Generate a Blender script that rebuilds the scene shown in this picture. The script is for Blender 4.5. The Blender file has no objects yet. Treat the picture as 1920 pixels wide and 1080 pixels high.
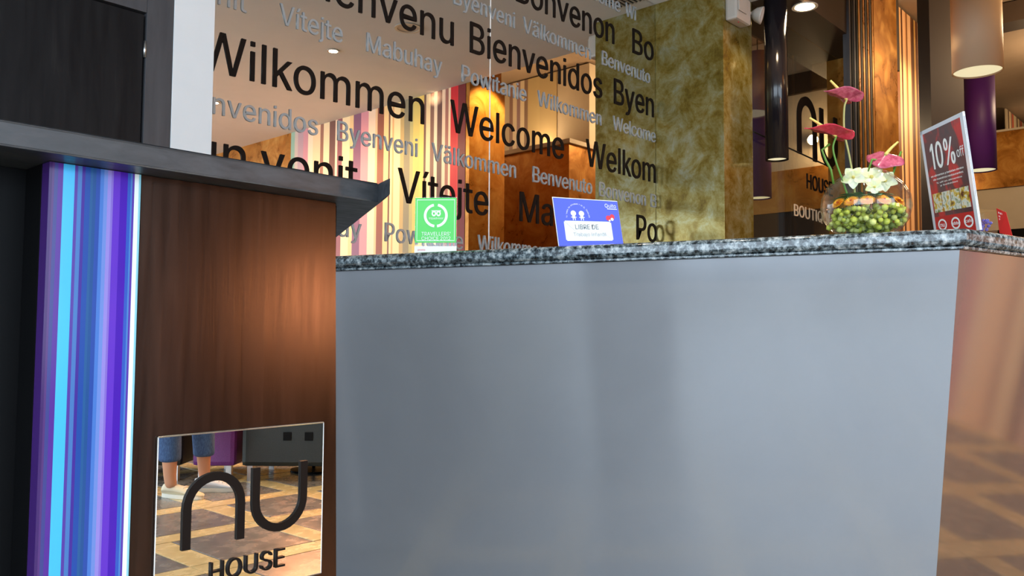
import bpy, bmesh, math, random
from mathutils import Vector, Matrix
random.seed(7)
PI = math.pi
SC = bpy.context.scene
COL = SC.collection

# ------------------------------------------------------------------ camera
F = 1569.0
yaw, pitch, roll = math.radians(42.5), math.atan(90 / F), math.radians(.35)
FW = Vector((math.cos(yaw) * math.cos(pitch), math.sin(yaw) * math.cos(pitch), math.sin(pitch)))
RT = Vector((math.sin(yaw), -math.cos(yaw), 0))
UP = RT.cross(FW)
R2 = RT * math.cos(roll) + UP * math.sin(roll)
U2 = UP * math.cos(roll) - RT * math.sin(roll)
CH = .96                             # camera height
DH = CH - .85
CAM = Vector((0, 0, CH))
cam_data = bpy.data.cameras.new('camera')
cam_data.sensor_width = 36
cam_data.lens = F / 1920 * 36
cam_data.clip_start = .05
cam = bpy.data.objects.new('camera', cam_data)
COL.objects.link(cam)
cam.matrix_world = Matrix(((R2.x, U2.x, -FW.x, CAM.x), (R2.y, U2.y, -FW.y, CAM.y), (R2.z, U2.z, -FW.z, CAM.z), (0, 0, 0, 1)))
SC.camera = cam

# ------------------------------------------------------------------ view, world, lights
vs = SC.view_settings
vs.view_transform = 'Standard'
vs.look = 'None'
vs.gamma = 1
vs.use_curve_mapping = False
vs.exposure = 0.0
SC.cycles.max_bounces = 14
SC.cycles.glossy_bounces = 8
SC.cycles.transmission_bounces = 12
SC.cycles.transparent_max_bounces = 12
SC.cycles.use_adaptive_sampling = True
SC.cycles.sample_clamp_indirect = 6

world = bpy.data.worlds.new('world')
SC.world = world
world.use_nodes = True
bg = world.node_tree.nodes['Background']
bg.inputs[0].default_value = (.66, .82, 1.0, 1)
bg.inputs[1].default_value = 1.3


def light(name, kind, loc, energy, color, target=None, size=.1, size_y=None, spot=60, blend=.6):
    d = bpy.data.lights.new(name, kind)
    d.energy = energy
    d.color = color
    if kind == 'AREA':
        d.shape = 'RECTANGLE'
        d.size = size
        d.size_y = size_y or size
    else:
        d.shadow_soft_size = size
    if kind == 'SPOT':
        d.spot_size = math.radians(spot)
        d.spot_blend = blend
    o = bpy.data.objects.new(name, d)
    COL.objects.link(o)
    o.location = loc
    if target is not None:
        o.rotation_euler = (Vector(target) - Vector(loc)).to_track_quat('-Z', 'Y').to_euler()
    return o


WARM = (1.0, .72, .42)
AMBER = (1.0, .62, .3)
COOL = (.72, .86, 1.0)
# daylight entering through the open glazed facade behind and beside the camera
light('daylight_west', 'AREA', (-5.2, -1.0, 1.9), 420, COOL, (0, .4, 1.0), 7, 2.8)
light('daylight_south', 'AREA', (-.9, -7.3, 1.9), 440, COOL, (-.9, 2, 1.2), 8.4, 2.8)

# ------------------------------------------------------------------ pixel to world
def ray(px, py):
    return FW + R2 * ((px - 960) / F) + U2 * ((540 - py) / F)
def on(px, py, ax, v):
    d = ray(px, py)
    return CAM + d * ((v - CAM[ax]) / d[ax])
def dep(px, py, d):
    return CAM + ray(px, py) * d

YM, XB, ZC = 3.22, 5.015, 3.23 + DH      # mirror wall, brass wall, lobby ceiling
ZB = 4.15 + DH                            # higher ceiling beyond

# ------------------------------------------------------------------ materials
def mat(name, base=(.5, .5, .5), rough=.5, metal=0.0, spec=.5, trans=0.0, ior=1.45, emit=None, estr=0.0, coat=0.0, sss=0.0, alpha=1.0):
    m = bpy.data.materials.new(name)
    m.use_nodes = True
    b = m.node_tree.nodes['Principled BSDF']
    b.inputs['Base Color'].default_value = (*base, 1)
    b.inputs['Roughness'].default_value = rough
    b.inputs['Metallic'].default_value = metal
    b.inputs['Specular IOR Level'].default_value = spec
    b.inputs['Transmission Weight'].default_value = trans
    b.inputs['IOR'].default_value = ior
    b.inputs['Coat Weight'].default_value = coat
    b.inputs['Coat Roughness'].default_value = .05
    b.inputs['Alpha'].default_value = alpha
    if sss:
        b.inputs['Subsurface Weight'].default_value = sss
        b.inputs['Subsurface Scale'].default_value = .01
    if emit:
        b.inputs['Emission Color'].default_value = (*emit, 1)
        b.inputs['Emission Strength'].default_value = estr
    return m


def noisy(m, scale=(8, 8, 8), stops=None, detail=6, rough_amt=None, bump=0.0, dist=.4, nrough=.6, coord='Object', bump_scale=1.0):
    """colour variation from a noise texture through a ramp, optional bump"""
    nt = m.node_tree
    b = nt.nodes['Principled BSDF']
    tc = nt.nodes.new('ShaderNodeTexCoord')
    mp = nt.nodes.new('ShaderNodeMapping')
    mp.inputs['Scale'].default_value = scale
    nt.links.new(tc.outputs[coord], mp.inputs['Vector'])
    n = nt.nodes.new('ShaderNodeTexNoise')
    n.inputs['Scale'].default_value = 1
    n.inputs['Detail'].default_value = detail
    n.inputs['Roughness'].default_value = nrough
    n.inputs['Distortion'].default_value = dist
    nt.links.new(mp.outputs[0], n.inputs['Vector'])
    if stops:
        r = nt.nodes.new('ShaderNodeValToRGB')
        el = r.color_ramp.elements
        while len(el) < len(stops):
            el.new(.5)
        for e, (p, c) in zip(el, stops):
            e.position = p
            e.color = (*c, 1)
        nt.links.new(n.outputs['Fac'], r.inputs[0])
        nt.links.new(r.outputs[0], b.inputs['Base Color'])
    if rough_amt:
        mr = nt.nodes.new('ShaderNodeMapRange')
        mr.inputs['From Min'].default_value = .3
        mr.inputs['From Max'].default_value = .7
        mr.inputs['To Min'].default_value = rough_amt[0]
        mr.inputs['To Max'].default_value = rough_amt[1]
        nt.links.new(n.outputs['Fac'], mr.inputs['Value'])
        nt.links.new(mr.outputs[0], b.inputs['Roughness'])
    if bump:
        bp = nt.nodes.new('ShaderNodeBump')
        bp.inputs['Strength'].default_value = bump
        bp.inputs['Distance'].default_value = .002 * bump_scale
        nt.links.new(n.outputs['Fac'], bp.inputs['Height'])
        nt.links.new(bp.outputs[0], b.inputs['Normal'])
    return m


def lin(r, g, b):
    f = lambda c: ((c / 255 + .055) / 1.055) ** 2.4 if c > 10 else c / 255 / 12.92
    return (f(r), f(g), f(b))


M = {}
M['mirror'] = mat('silvered_mirror', (.80, .77, .72), .0, 1.0)
M['mirror_clear'] = mat('polished_mirror_plate', (.90, .86, .80), .0, 1.0)
M['brass_wall'] = noisy(mat('gold_leaf_wall', (.4, .3, .1), .2, .45), (6, 6, 6),
                        [(.30, lin(88, 66, 16)), (.44, lin(122, 104, 42)), (.54, lin(140, 130, 80)), (.66, lin(152, 152, 128))], detail=9, rough_amt=(.12, .2), dist=.35, nrough=.75)  # greyer stops put reflected daylight into the gold leaf colour
M['brass_warm'] = noisy(mat('amber_leaf_wall', (.4, .25, .05), .3, .45), (4, 4, 4),
                        [(.3, lin(150, 92, 26)), (.5, lin(184, 122, 46)), (.7, lin(210, 156, 76))], detail=8, rough_amt=(.22, .45), dist=.7, nrough=.68)
M['ceiling'] = noisy(mat('painted_ceiling', (.6, .56, .5), .8), (3, 3, 3), [(.3, (.53, .56, .575)), (.7, (.56, .59, .605))])
M['ceiling_brown'] = noisy(mat('brown_painted_ceiling', (.3, .22, .15), .6), (3, 3, 3), [(.3, (.30, .215, .15)), (.7, (.34, .25, .175))])
M['soffit'] = mat('dark_brown_soffit', lin(54, 40, 28), .6)
M['cream'] = noisy(mat('cream_wall_paint', (.6, .52, .4), .6), (4, 4, 4), [(.3, (.56, .47, .34)), (.7, (.60, .51, .38))])
M['plaster'] = noisy(mat('plaster', (.5, .45, .4), .7), (4, 4, 4), [(.3, (.42, .38, .33)), (.7, (.46, .42, .37))])
M['white_paint'] = noisy(mat('white_paint', (.8, .82, .82), .45), (5, 5, 5), [(.3, (.62, .645, .655)), (.7, (.65, .675, .685))])
M['black_wood'] = noisy(mat('black_stained_wood', (.02, .02, .022), .35, spec=.14), (30, 30, 3),
                        [(.3, (.005, .005, .006)), (.6, (.009, .009, .010)), (.8, (.02, .019, .018))], detail=8, rough_amt=(.28, .5), bump=.25)
M['frame_wood'] = noisy(mat('grey_black_wood', (.05, .05, .055), .4, spec=.3), (25, 25, 3), [(.3, (.045, .045, .05)), (.7, (.065, .065, .07))], bump=.2, rough_amt=(.35, .5))
M['brown_wood'] = noisy(mat('espresso_veneer', (.05, .025, .015), .3, spec=.72), (60, 60, 3),
                        [(.3, (.006, .0026, .0018)), (.55, (.011, .0045, .003)), (.8, (.020, .008, .005))], detail=9, rough_amt=(.20, .27), bump=.08)
M['brown_wood'].node_tree.nodes['Principled BSDF'].inputs['Specular Tint'].default_value = (1, .70, .56, 1)
M['desk_top'] = noisy(mat('satin_black_desk_top', (.05, .05, .05), .3, spec=.55), (18, 60, 60), [(.3, (.030, .033, .038)), (.7, (.062, .067, .075))], rough_amt=(.32, .5), bump=.15)
M['black'] = mat('matt_black', (.003, .003, .0035), .5, spec=.12)
M['black_letter'] = mat('black_acrylic', (.010, .007, .006), .5, spec=.12)
M['silver_letter'] = mat('satin_silver_letter', (.34, .375, .395), .42, .25)
M['laminate'] = noisy(mat('satin_grey_laminate', (.3, .3, .32), .2, .15), (2, 2, 2), [(.3, (.280, .292, .318)), (.7, (.305, .318, .345))], rough_amt=(.13, .17))
M['bronze'] = noisy(mat('satin_bronze_laminate', (.3, .2, .15), .2, .65), (2, 2, 2), [(.3, (.22, .17, .145)), (.7, (.245, .19, .16))], rough_amt=(.07, .10))  # warm floor reflection put into the side panel's colour
M['granite_side'] = None
M['chrome'] = mat('chrome', (.8, .8, .8), .12, 1.0)
M['steel'] = mat('brushed_steel', (.5, .5, .5), .3, 1.0)
def thin_glass(name, tint, ior):
    """clear sheet: transmits straight through, reflects by Fresnel"""
    m = bpy.data.materials.new(name)
    m.use_nodes = True
    nt = m.node_tree
    nt.nodes.clear()
    out = nt.nodes.new('ShaderNodeOutputMaterial')
    mx = nt.nodes.new('ShaderNodeMixShader')
    fr = nt.nodes.new('ShaderNodeFresnel')
    ge = nt.nodes.new('ShaderNodeNewGeometry')
    mr = nt.nodes.new('ShaderNodeMapRange')      # same reflectance on both faces of the sheet
    mr.inputs['To Min'].default_value = ior
    mr.inputs['To Max'].default_value = 1 / ior
    nt.links.new(ge.outputs['Backfacing'], mr.inputs['Value'])
    nt.links.new(mr.outputs[0], fr.inputs['IOR'])
    tr = nt.nodes.new('ShaderNodeBsdfTransparent')
    tr.inputs[0].default_value = (*tint, 1)
    gl = nt.nodes.new('ShaderNodeBsdfGlossy')
    gl.inputs['Roughness'].default_value = .01
    nt.links.new(fr.outputs[0], mx.inputs[0])
    nt.links.new(tr.outputs[0], mx.inputs[1])
    nt.links.new(gl.outputs[0], mx.inputs[2])
    nt.links.new(mx.outputs[0], out.inputs['Surface'])
    return m
M['glass'] = thin_glass('clear_glass', (.97, .985, .98), 1.45)
M['acrylic'] = thin_glass('clear_acrylic', (.94, .96, .96), 1.4)
M['pane'] = thin_glass('dark_tinted_pane', (.90, .87, .80), 1.5)
M['lamp_shade_lit'] = mat('glowing_amber_shade', (.9, .6, .3), .6, emit=(1.0, .46, .22), estr=31)  # emissive drum added for the highlight on the desk front
M['white_plastic'] = mat('ivory_plastic', (.42, .38, .33), .4)
M['lens'] = mat('clear_lens', (.9, .9, .88), .1, spec=.8)
M['lamp_glow'] = mat('lamp_glow', (1, .9, .7), .5, emit=(1.0, .78, .48), estr=45)
M['lamp_inner'] = mat('lamp_shade_inner', (.9, .88, .6), .5, emit=(.95, .90, .58), estr=.75)
M['cream_shade'] = mat('cream_pendant_shade', lin(222, 200, 168), .55)
M['purple_shade'] = mat('purple_pendant_shade', lin(70, 26, 110), .5)
M['black_shade'] = mat('black_pendant_shade', (.012, .010, .012), .15)
M['slate'] = noisy(mat('grey_slate', (.2, .19, .18), .3), (9, 9, 9), [(.3, (.13, .125, .12)), (.7, (.22, .21, .20))], rough_amt=(.18, .34), detail=8)
M['band'] = noisy(mat('sand_stone_band', (.6, .5, .28), .3), (10, 10, 10), [(.3, (.50, .39, .18)), (.7, (.66, .55, .30))], rough_amt=(.18, .34), detail=6)
M['grout'] = mat('grout', (.12, .11, .10), .7)
M['leather_dark'] = noisy(mat('dark_grey_leather', (.02, .025, .025), .4), (120, 120, 120), [(.3, (.010, .014, .013)), (.7, (.018, .022, .021))], bump=.3)
M['leather_purple'] = noisy(mat('purple_leather', lin(96, 40, 110), .4), (120, 120, 120), [(.3, lin(92, 38, 106)), (.7, lin(110, 50, 124))], bump=.3)
M['green_card'] = mat('green_card', lin(84, 214, 92), .4)
M['white_print'] = mat('white_print', (.9, .92, .9), .5)
M['blue_card'] = mat('blue_card', lin(70, 88, 232), .4)
M['grey_print'] = mat('grey_print', (.12, .13, .16), .5)
M['pale_print'] = mat('pale_grey_print', (.42, .43, .46), .5)
M['red_print'] = mat('red_print', lin(225, 50, 72), .5)
M['red_card'] = mat('red_card', lin(196, 40, 34), .45)
M['maroon'] = noisy(mat('maroon_poster', (.1, .02, .02), .35), (18, 18, 9), [(.35, lin(62, 50, 56)), (.52, lin(92, 48, 52)), (.62, lin(190, 40, 40))], detail=3)
M['stem'] = mat('green_stem', lin(96, 140, 46), .45, sss=.1)
M['stem_pale'] = mat('pale_stem', lin(176, 170, 100), .45)
M['spathe_red'] = noisy(mat('red_spathe', lin(205, 40, 66), .22, coat=.5), (60, 60, 60), [(.3, lin(188, 30, 52)), (.7, lin(222, 66, 88))], bump=.3)
M['spathe_pink'] = noisy(mat('pink_spathe', lin(190, 90, 110), .22, coat=.5), (60, 60, 60), [(.3, lin(160, 50, 76)), (.6, lin(206, 100, 124)), (.8, lin(222, 150, 160))], bump=.3)
M['spadix'] = mat('yellow_spadix', lin(228, 206, 110), .5)
M['orchid'] = noisy(mat('ivory_petal', lin(240, 240, 190), .5), (30, 30, 30), [(.35, lin(226, 228, 150)), (.6, lin(240, 240, 214))])
M['gerbera'] = noisy(mat('orange_petal', lin(250, 170, 20), .6), (160, 160, 160), [(.38, lin(236, 110, 10)), (.55, lin(252, 190, 24))])
M['gerbera_eye'] = mat('rust_flower_centre', lin(170, 62, 12), .7)
M['leaf'] = noisy(mat('green_leaf', lin(40, 110, 60), .4), (60, 60, 60), [(.3, lin(26, 84, 46)), (.7, lin(82, 150, 80))])
M['pebble'] = mat('lime_glass_pebble', lin(196, 204, 84), .1, trans=.0, ior=1.4)
M['pebble2'] = mat('olive_glass_pebble', lin(112, 126, 62), .12)
M['pebble3'] = mat('pale_yellow_glass_pebble', lin(214, 220, 130), .1)
M['candy'] = mat('blue_wrapper', lin(40, 90, 220), .2, .3)
M['skin'] = mat('skin', lin(205, 150, 118), .5, sss=.15)
M['denim'] = noisy(mat('blue_denim', lin(52, 84, 130), .8), (200, 200, 60), [(.3, lin(38, 66, 112)), (.7, lin(78, 110, 158))])
M['shirt'] = mat('grey_jersey', lin(120, 124, 130), .8)
M['canvas'] = mat('cream_canvas', lin(226, 214, 186), .7)
M['canvas_white'] = mat('white_canvas', lin(226, 232, 240), .7)
M['rubber'] = mat('white_rubber', lin(232, 228, 215), .5)
M['hair'] = mat('dark_brown_hair', (.03, .018, .01), .5)
M['cable'] = mat('black_cable', (.01, .009, .008), .4)
M['vent_metal'] = mat('painted_vent', (.35, .32, .28), .5)
M['facade_metal'] = mat('aluminium_frame', (.35, .36, .37), .35, .8)


def granite():
    m = mat('blue_grey_granite', (.3, .33, .35), .14, spec=.6)
    nt = m.node_tree
    b = nt.nodes['Principled BSDF']
    tc = nt.nodes.new('ShaderNodeTexCoord')
    v = nt.nodes.new('ShaderNodeTexNoise')
    v.inputs['Scale'].default_value = 52
    v.inputs['Detail'].default_value = 5
    v.inputs['Roughness'].default_value = .7
    nt.links.new(tc.outputs['Object'], v.inputs['Vector'])
    r = nt.nodes.new('ShaderNodeValToRGB')
    el = r.color_ramp.elements
    for _ in range(3):
        el.new(.5)
    for e, (p, c) in zip(el, [(.40, (.006, .009, .012)), (.47, (.05, .07, .08)), (.53, (.15, .19, .21)), (.60, (.30, .35, .37)), (.70, (.55, .58, .58))]):
        e.position = p
        e.color = (*c, 1)
    nt.links.new(v.outputs['Fac'], r.inputs[0])
    nt.links.new(r.outputs[0], b.inputs['Base Color'])
    return m
M['granite'] = granite()


def vcol(name, rough=.4, spec=.5, metal=0.0, coat=0.0):
    m = mat(name, (.5, .5, .5), rough, metal, spec, coat=coat)
    a = m.node_tree.nodes.new('ShaderNodeVertexColor')
    a.layer_name = 'Col'
    m.node_tree.links.new(a.outputs[0], m.node_tree.nodes['Principled BSDF'].inputs['Base Color'])
    return m
M['stripes'] = vcol('printed_stripes', .45)
M['stripes_gloss'] = vcol('glossy_printed_stripes', .16)
M['photo'] = noisy(mat('food_photo', (.5, .4, .2), .4), (45, 45, 45), [(.3, lin(90, 40, 20)), (.45, lin(215, 180, 60)), (.55, lin(225, 225, 215)), (.7, lin(110, 130, 50))], detail=2)

# ------------------------------------------------------------------ mesh helpers
def link(name, me, m=None, parent=None, label=None, cat=None, group=None, kind=None):
    o = bpy.data.objects.new(name, me)
    COL.objects.link(o)
    if m is not None and me is not None and not me.materials:
        me.materials.append(M[m] if isinstance(m, str) else m)
    if parent is not None:
        o.parent = parent
    for k, v in (('label', label), ('category', cat), ('group', group), ('kind', kind)):
        if v:
            o[k] = v
    return o


def empty(name, loc, label, cat, group=None):
    o = link(name, None, None, None, label, cat, group)
    o.location = loc
    o.empty_display_size = .05
    return o


def part(name, bm, m, parent=None, smooth=False, **kw):
    """bm is in world coordinates; when the parent is an Empty at a location the mesh is shifted"""
    me = bpy.data.meshes.new(name)
    bmesh.ops.recalc_face_normals(bm, faces=bm.faces[:])
    if smooth:
        for f in bm.faces:
            f.smooth = True
    bm.to_mesh(me)
    bm.free()
    if parent is not None:
        off = Vector((0, 0, 0))
        p = parent
        while p is not None:
            off += p.location
            p = p.parent
        me.transform(Matrix.Translation(-off))
    return link(name, me, m, parent, **kw)


def box(x0, x1, y0, y1, z0, z1, bm=None, bev=0.0):
    b = bmesh.new()
    vs_ = [b.verts.new((x, y, z)) for x in (x0, x1) for y in (y0, y1) for z in (z0, z1)]
    for f in ((0, 1, 3, 2), (4, 6, 7, 5), (0, 4, 5, 1), (2, 3, 7, 6), (0, 2, 6, 4), (1, 5, 7, 3)):
        b.faces.new([vs_[i] for i in f])
    if bev:
        bmesh.ops.bevel(b, geom=b.edges[:], offset=bev, segments=2, profile=.6, affect='EDGES')
    return merge(bm, b)


def merge(bm, b):
    if bm is None:
        return b
    me = bpy.data.meshes.new('t')
    b.to_mesh(me)
    b.free()
    bm.from_mesh(me)
    bpy.data.meshes.remove(me)
    return bm


def prism(pts, z0, z1, bm=None, bev=0.0, segs=3, pts2=None):
    """polygon extruded from z0 to z1; pts2 the outline at z0 if tapered"""
    b = bmesh.new()
    lo = [b.verts.new((p[0], p[1], z0)) for p in (pts2 or pts)]
    hi = [b.verts.new((p[0], p[1], z1)) for p in pts]
    n = len(pts)
    b.faces.new(hi)
    b.faces.new(lo[::-1])
    for i in range(n):
        b.faces.new((lo[i], lo[(i + 1) % n], hi[(i + 1) % n], hi[i]))
    if bev:
        bmesh.ops.bevel(b, geom=[e for e in b.edges if abs(e.verts[0].co.z - e.verts[1].co.z) < 1e-6], offset=bev, segments=segs, profile=.5, affect='EDGES')
    return merge(bm, b)


def slab(c, t, bm=None, back=None):
    """four corners (world) of a front face, thickness t away along -normal"""
    b = bmesh.new()
    c = [Vector(p) for p in c]
    n = (c[1] - c[0]).cross(c[3] - c[0]).normalized()
    f = [b.verts.new(p) for p in c]
    k = [b.verts.new(p - n * t) for p in c]
    b.faces.new(f)
    b.faces.new(k[::-1])
    for i in range(4):
        j = (i + 1) % 4
        b.faces.new((f[i], k[i], k[j], f[j]))
    return merge(bm, b)


def tube(path, r, seg=8, bm=None, cap=True):
    """swept tube; r a number or list"""
    b = bmesh.new()
    path = [Vector(p) for p in path]
    rs = r if isinstance(r, (list, tuple)) else [r] * len(path)
    rings = []
    prev = None
    for i, p in enumerate(path):
        d = (path[min(i + 1, len(path) - 1)] - path[max(i - 1, 0)]).normalized()
        if prev is None:
            a = d.orthogonal().normalized()
        else:
            a = (prev - d * prev.dot(d)).normalized()
        prev = a
        c = d.cross(a)
        rings.append([b.verts.new(p + (a * math.cos(2 * PI * k / seg) + c * math.sin(2 * PI * k / seg)) * rs[i]) for k in range(seg)])
    for i in range(len(rings) - 1):
        for k in range(seg):
            b.faces.new((rings[i][k], rings[i][(k + 1) % seg], rings[i + 1][(k + 1) % seg], rings[i + 1][k]))
    if cap:
        b.faces.new(rings[0][::-1])
        b.faces.new(rings[-1])
    return merge(bm, b)


def lathe(prof, c, seg=32, bm=None, closed=False):
    """profile [(r, z)] about vertical axis at c"""
    b = bmesh.new()
    rings = []
    for r, z in prof:
        if r < 1e-6:
            rings.append([b.verts.new((c[0], c[1], c[2] + z))])
        else:
            rings.append([b.verts.new((c[0] + r * math.cos(2 * PI * k / seg), c[1] + r * math.sin(2 * PI * k / seg), c[2] + z)) for k in range(seg)])
    m = len(rings)
    for i in range(m if closed else m - 1):
        A, B = rings[i], rings[(i + 1) % m]
        for k in range(seg):
            q = (k + 1) % seg
            if len(A) == 1 and len(B) == 1:
                continue
            if len(A) == 1:
                b.faces.new((A[0], B[q], B[k]))
            elif len(B) == 1:
                b.faces.new((A[k], A[q], B[0]))
            else:
                b.faces.new((A[k], A[q], B[q], B[k]))
    return merge(bm, b)


def spline(pts, n=8):
    """Catmull-Rom through points"""
    P = [Vector(p) for p in pts]
    P = [P[0] * 2 - P[1]] + P + [P[-1] * 2 - P[-2]]
    out = []
    for i in range(1, len(P) - 2):
        for k in range(n):
            t = k / n
            a, b, c, d = P[i - 1:i + 3]
            out.append(.5 * ((2 * b) + (c - a) * t + (2 * a - 5 * b + 4 * c - d) * t * t + (3 * b - a - 3 * c + d) * t ** 3))
    out.append(P[-2])
    return out

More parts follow.
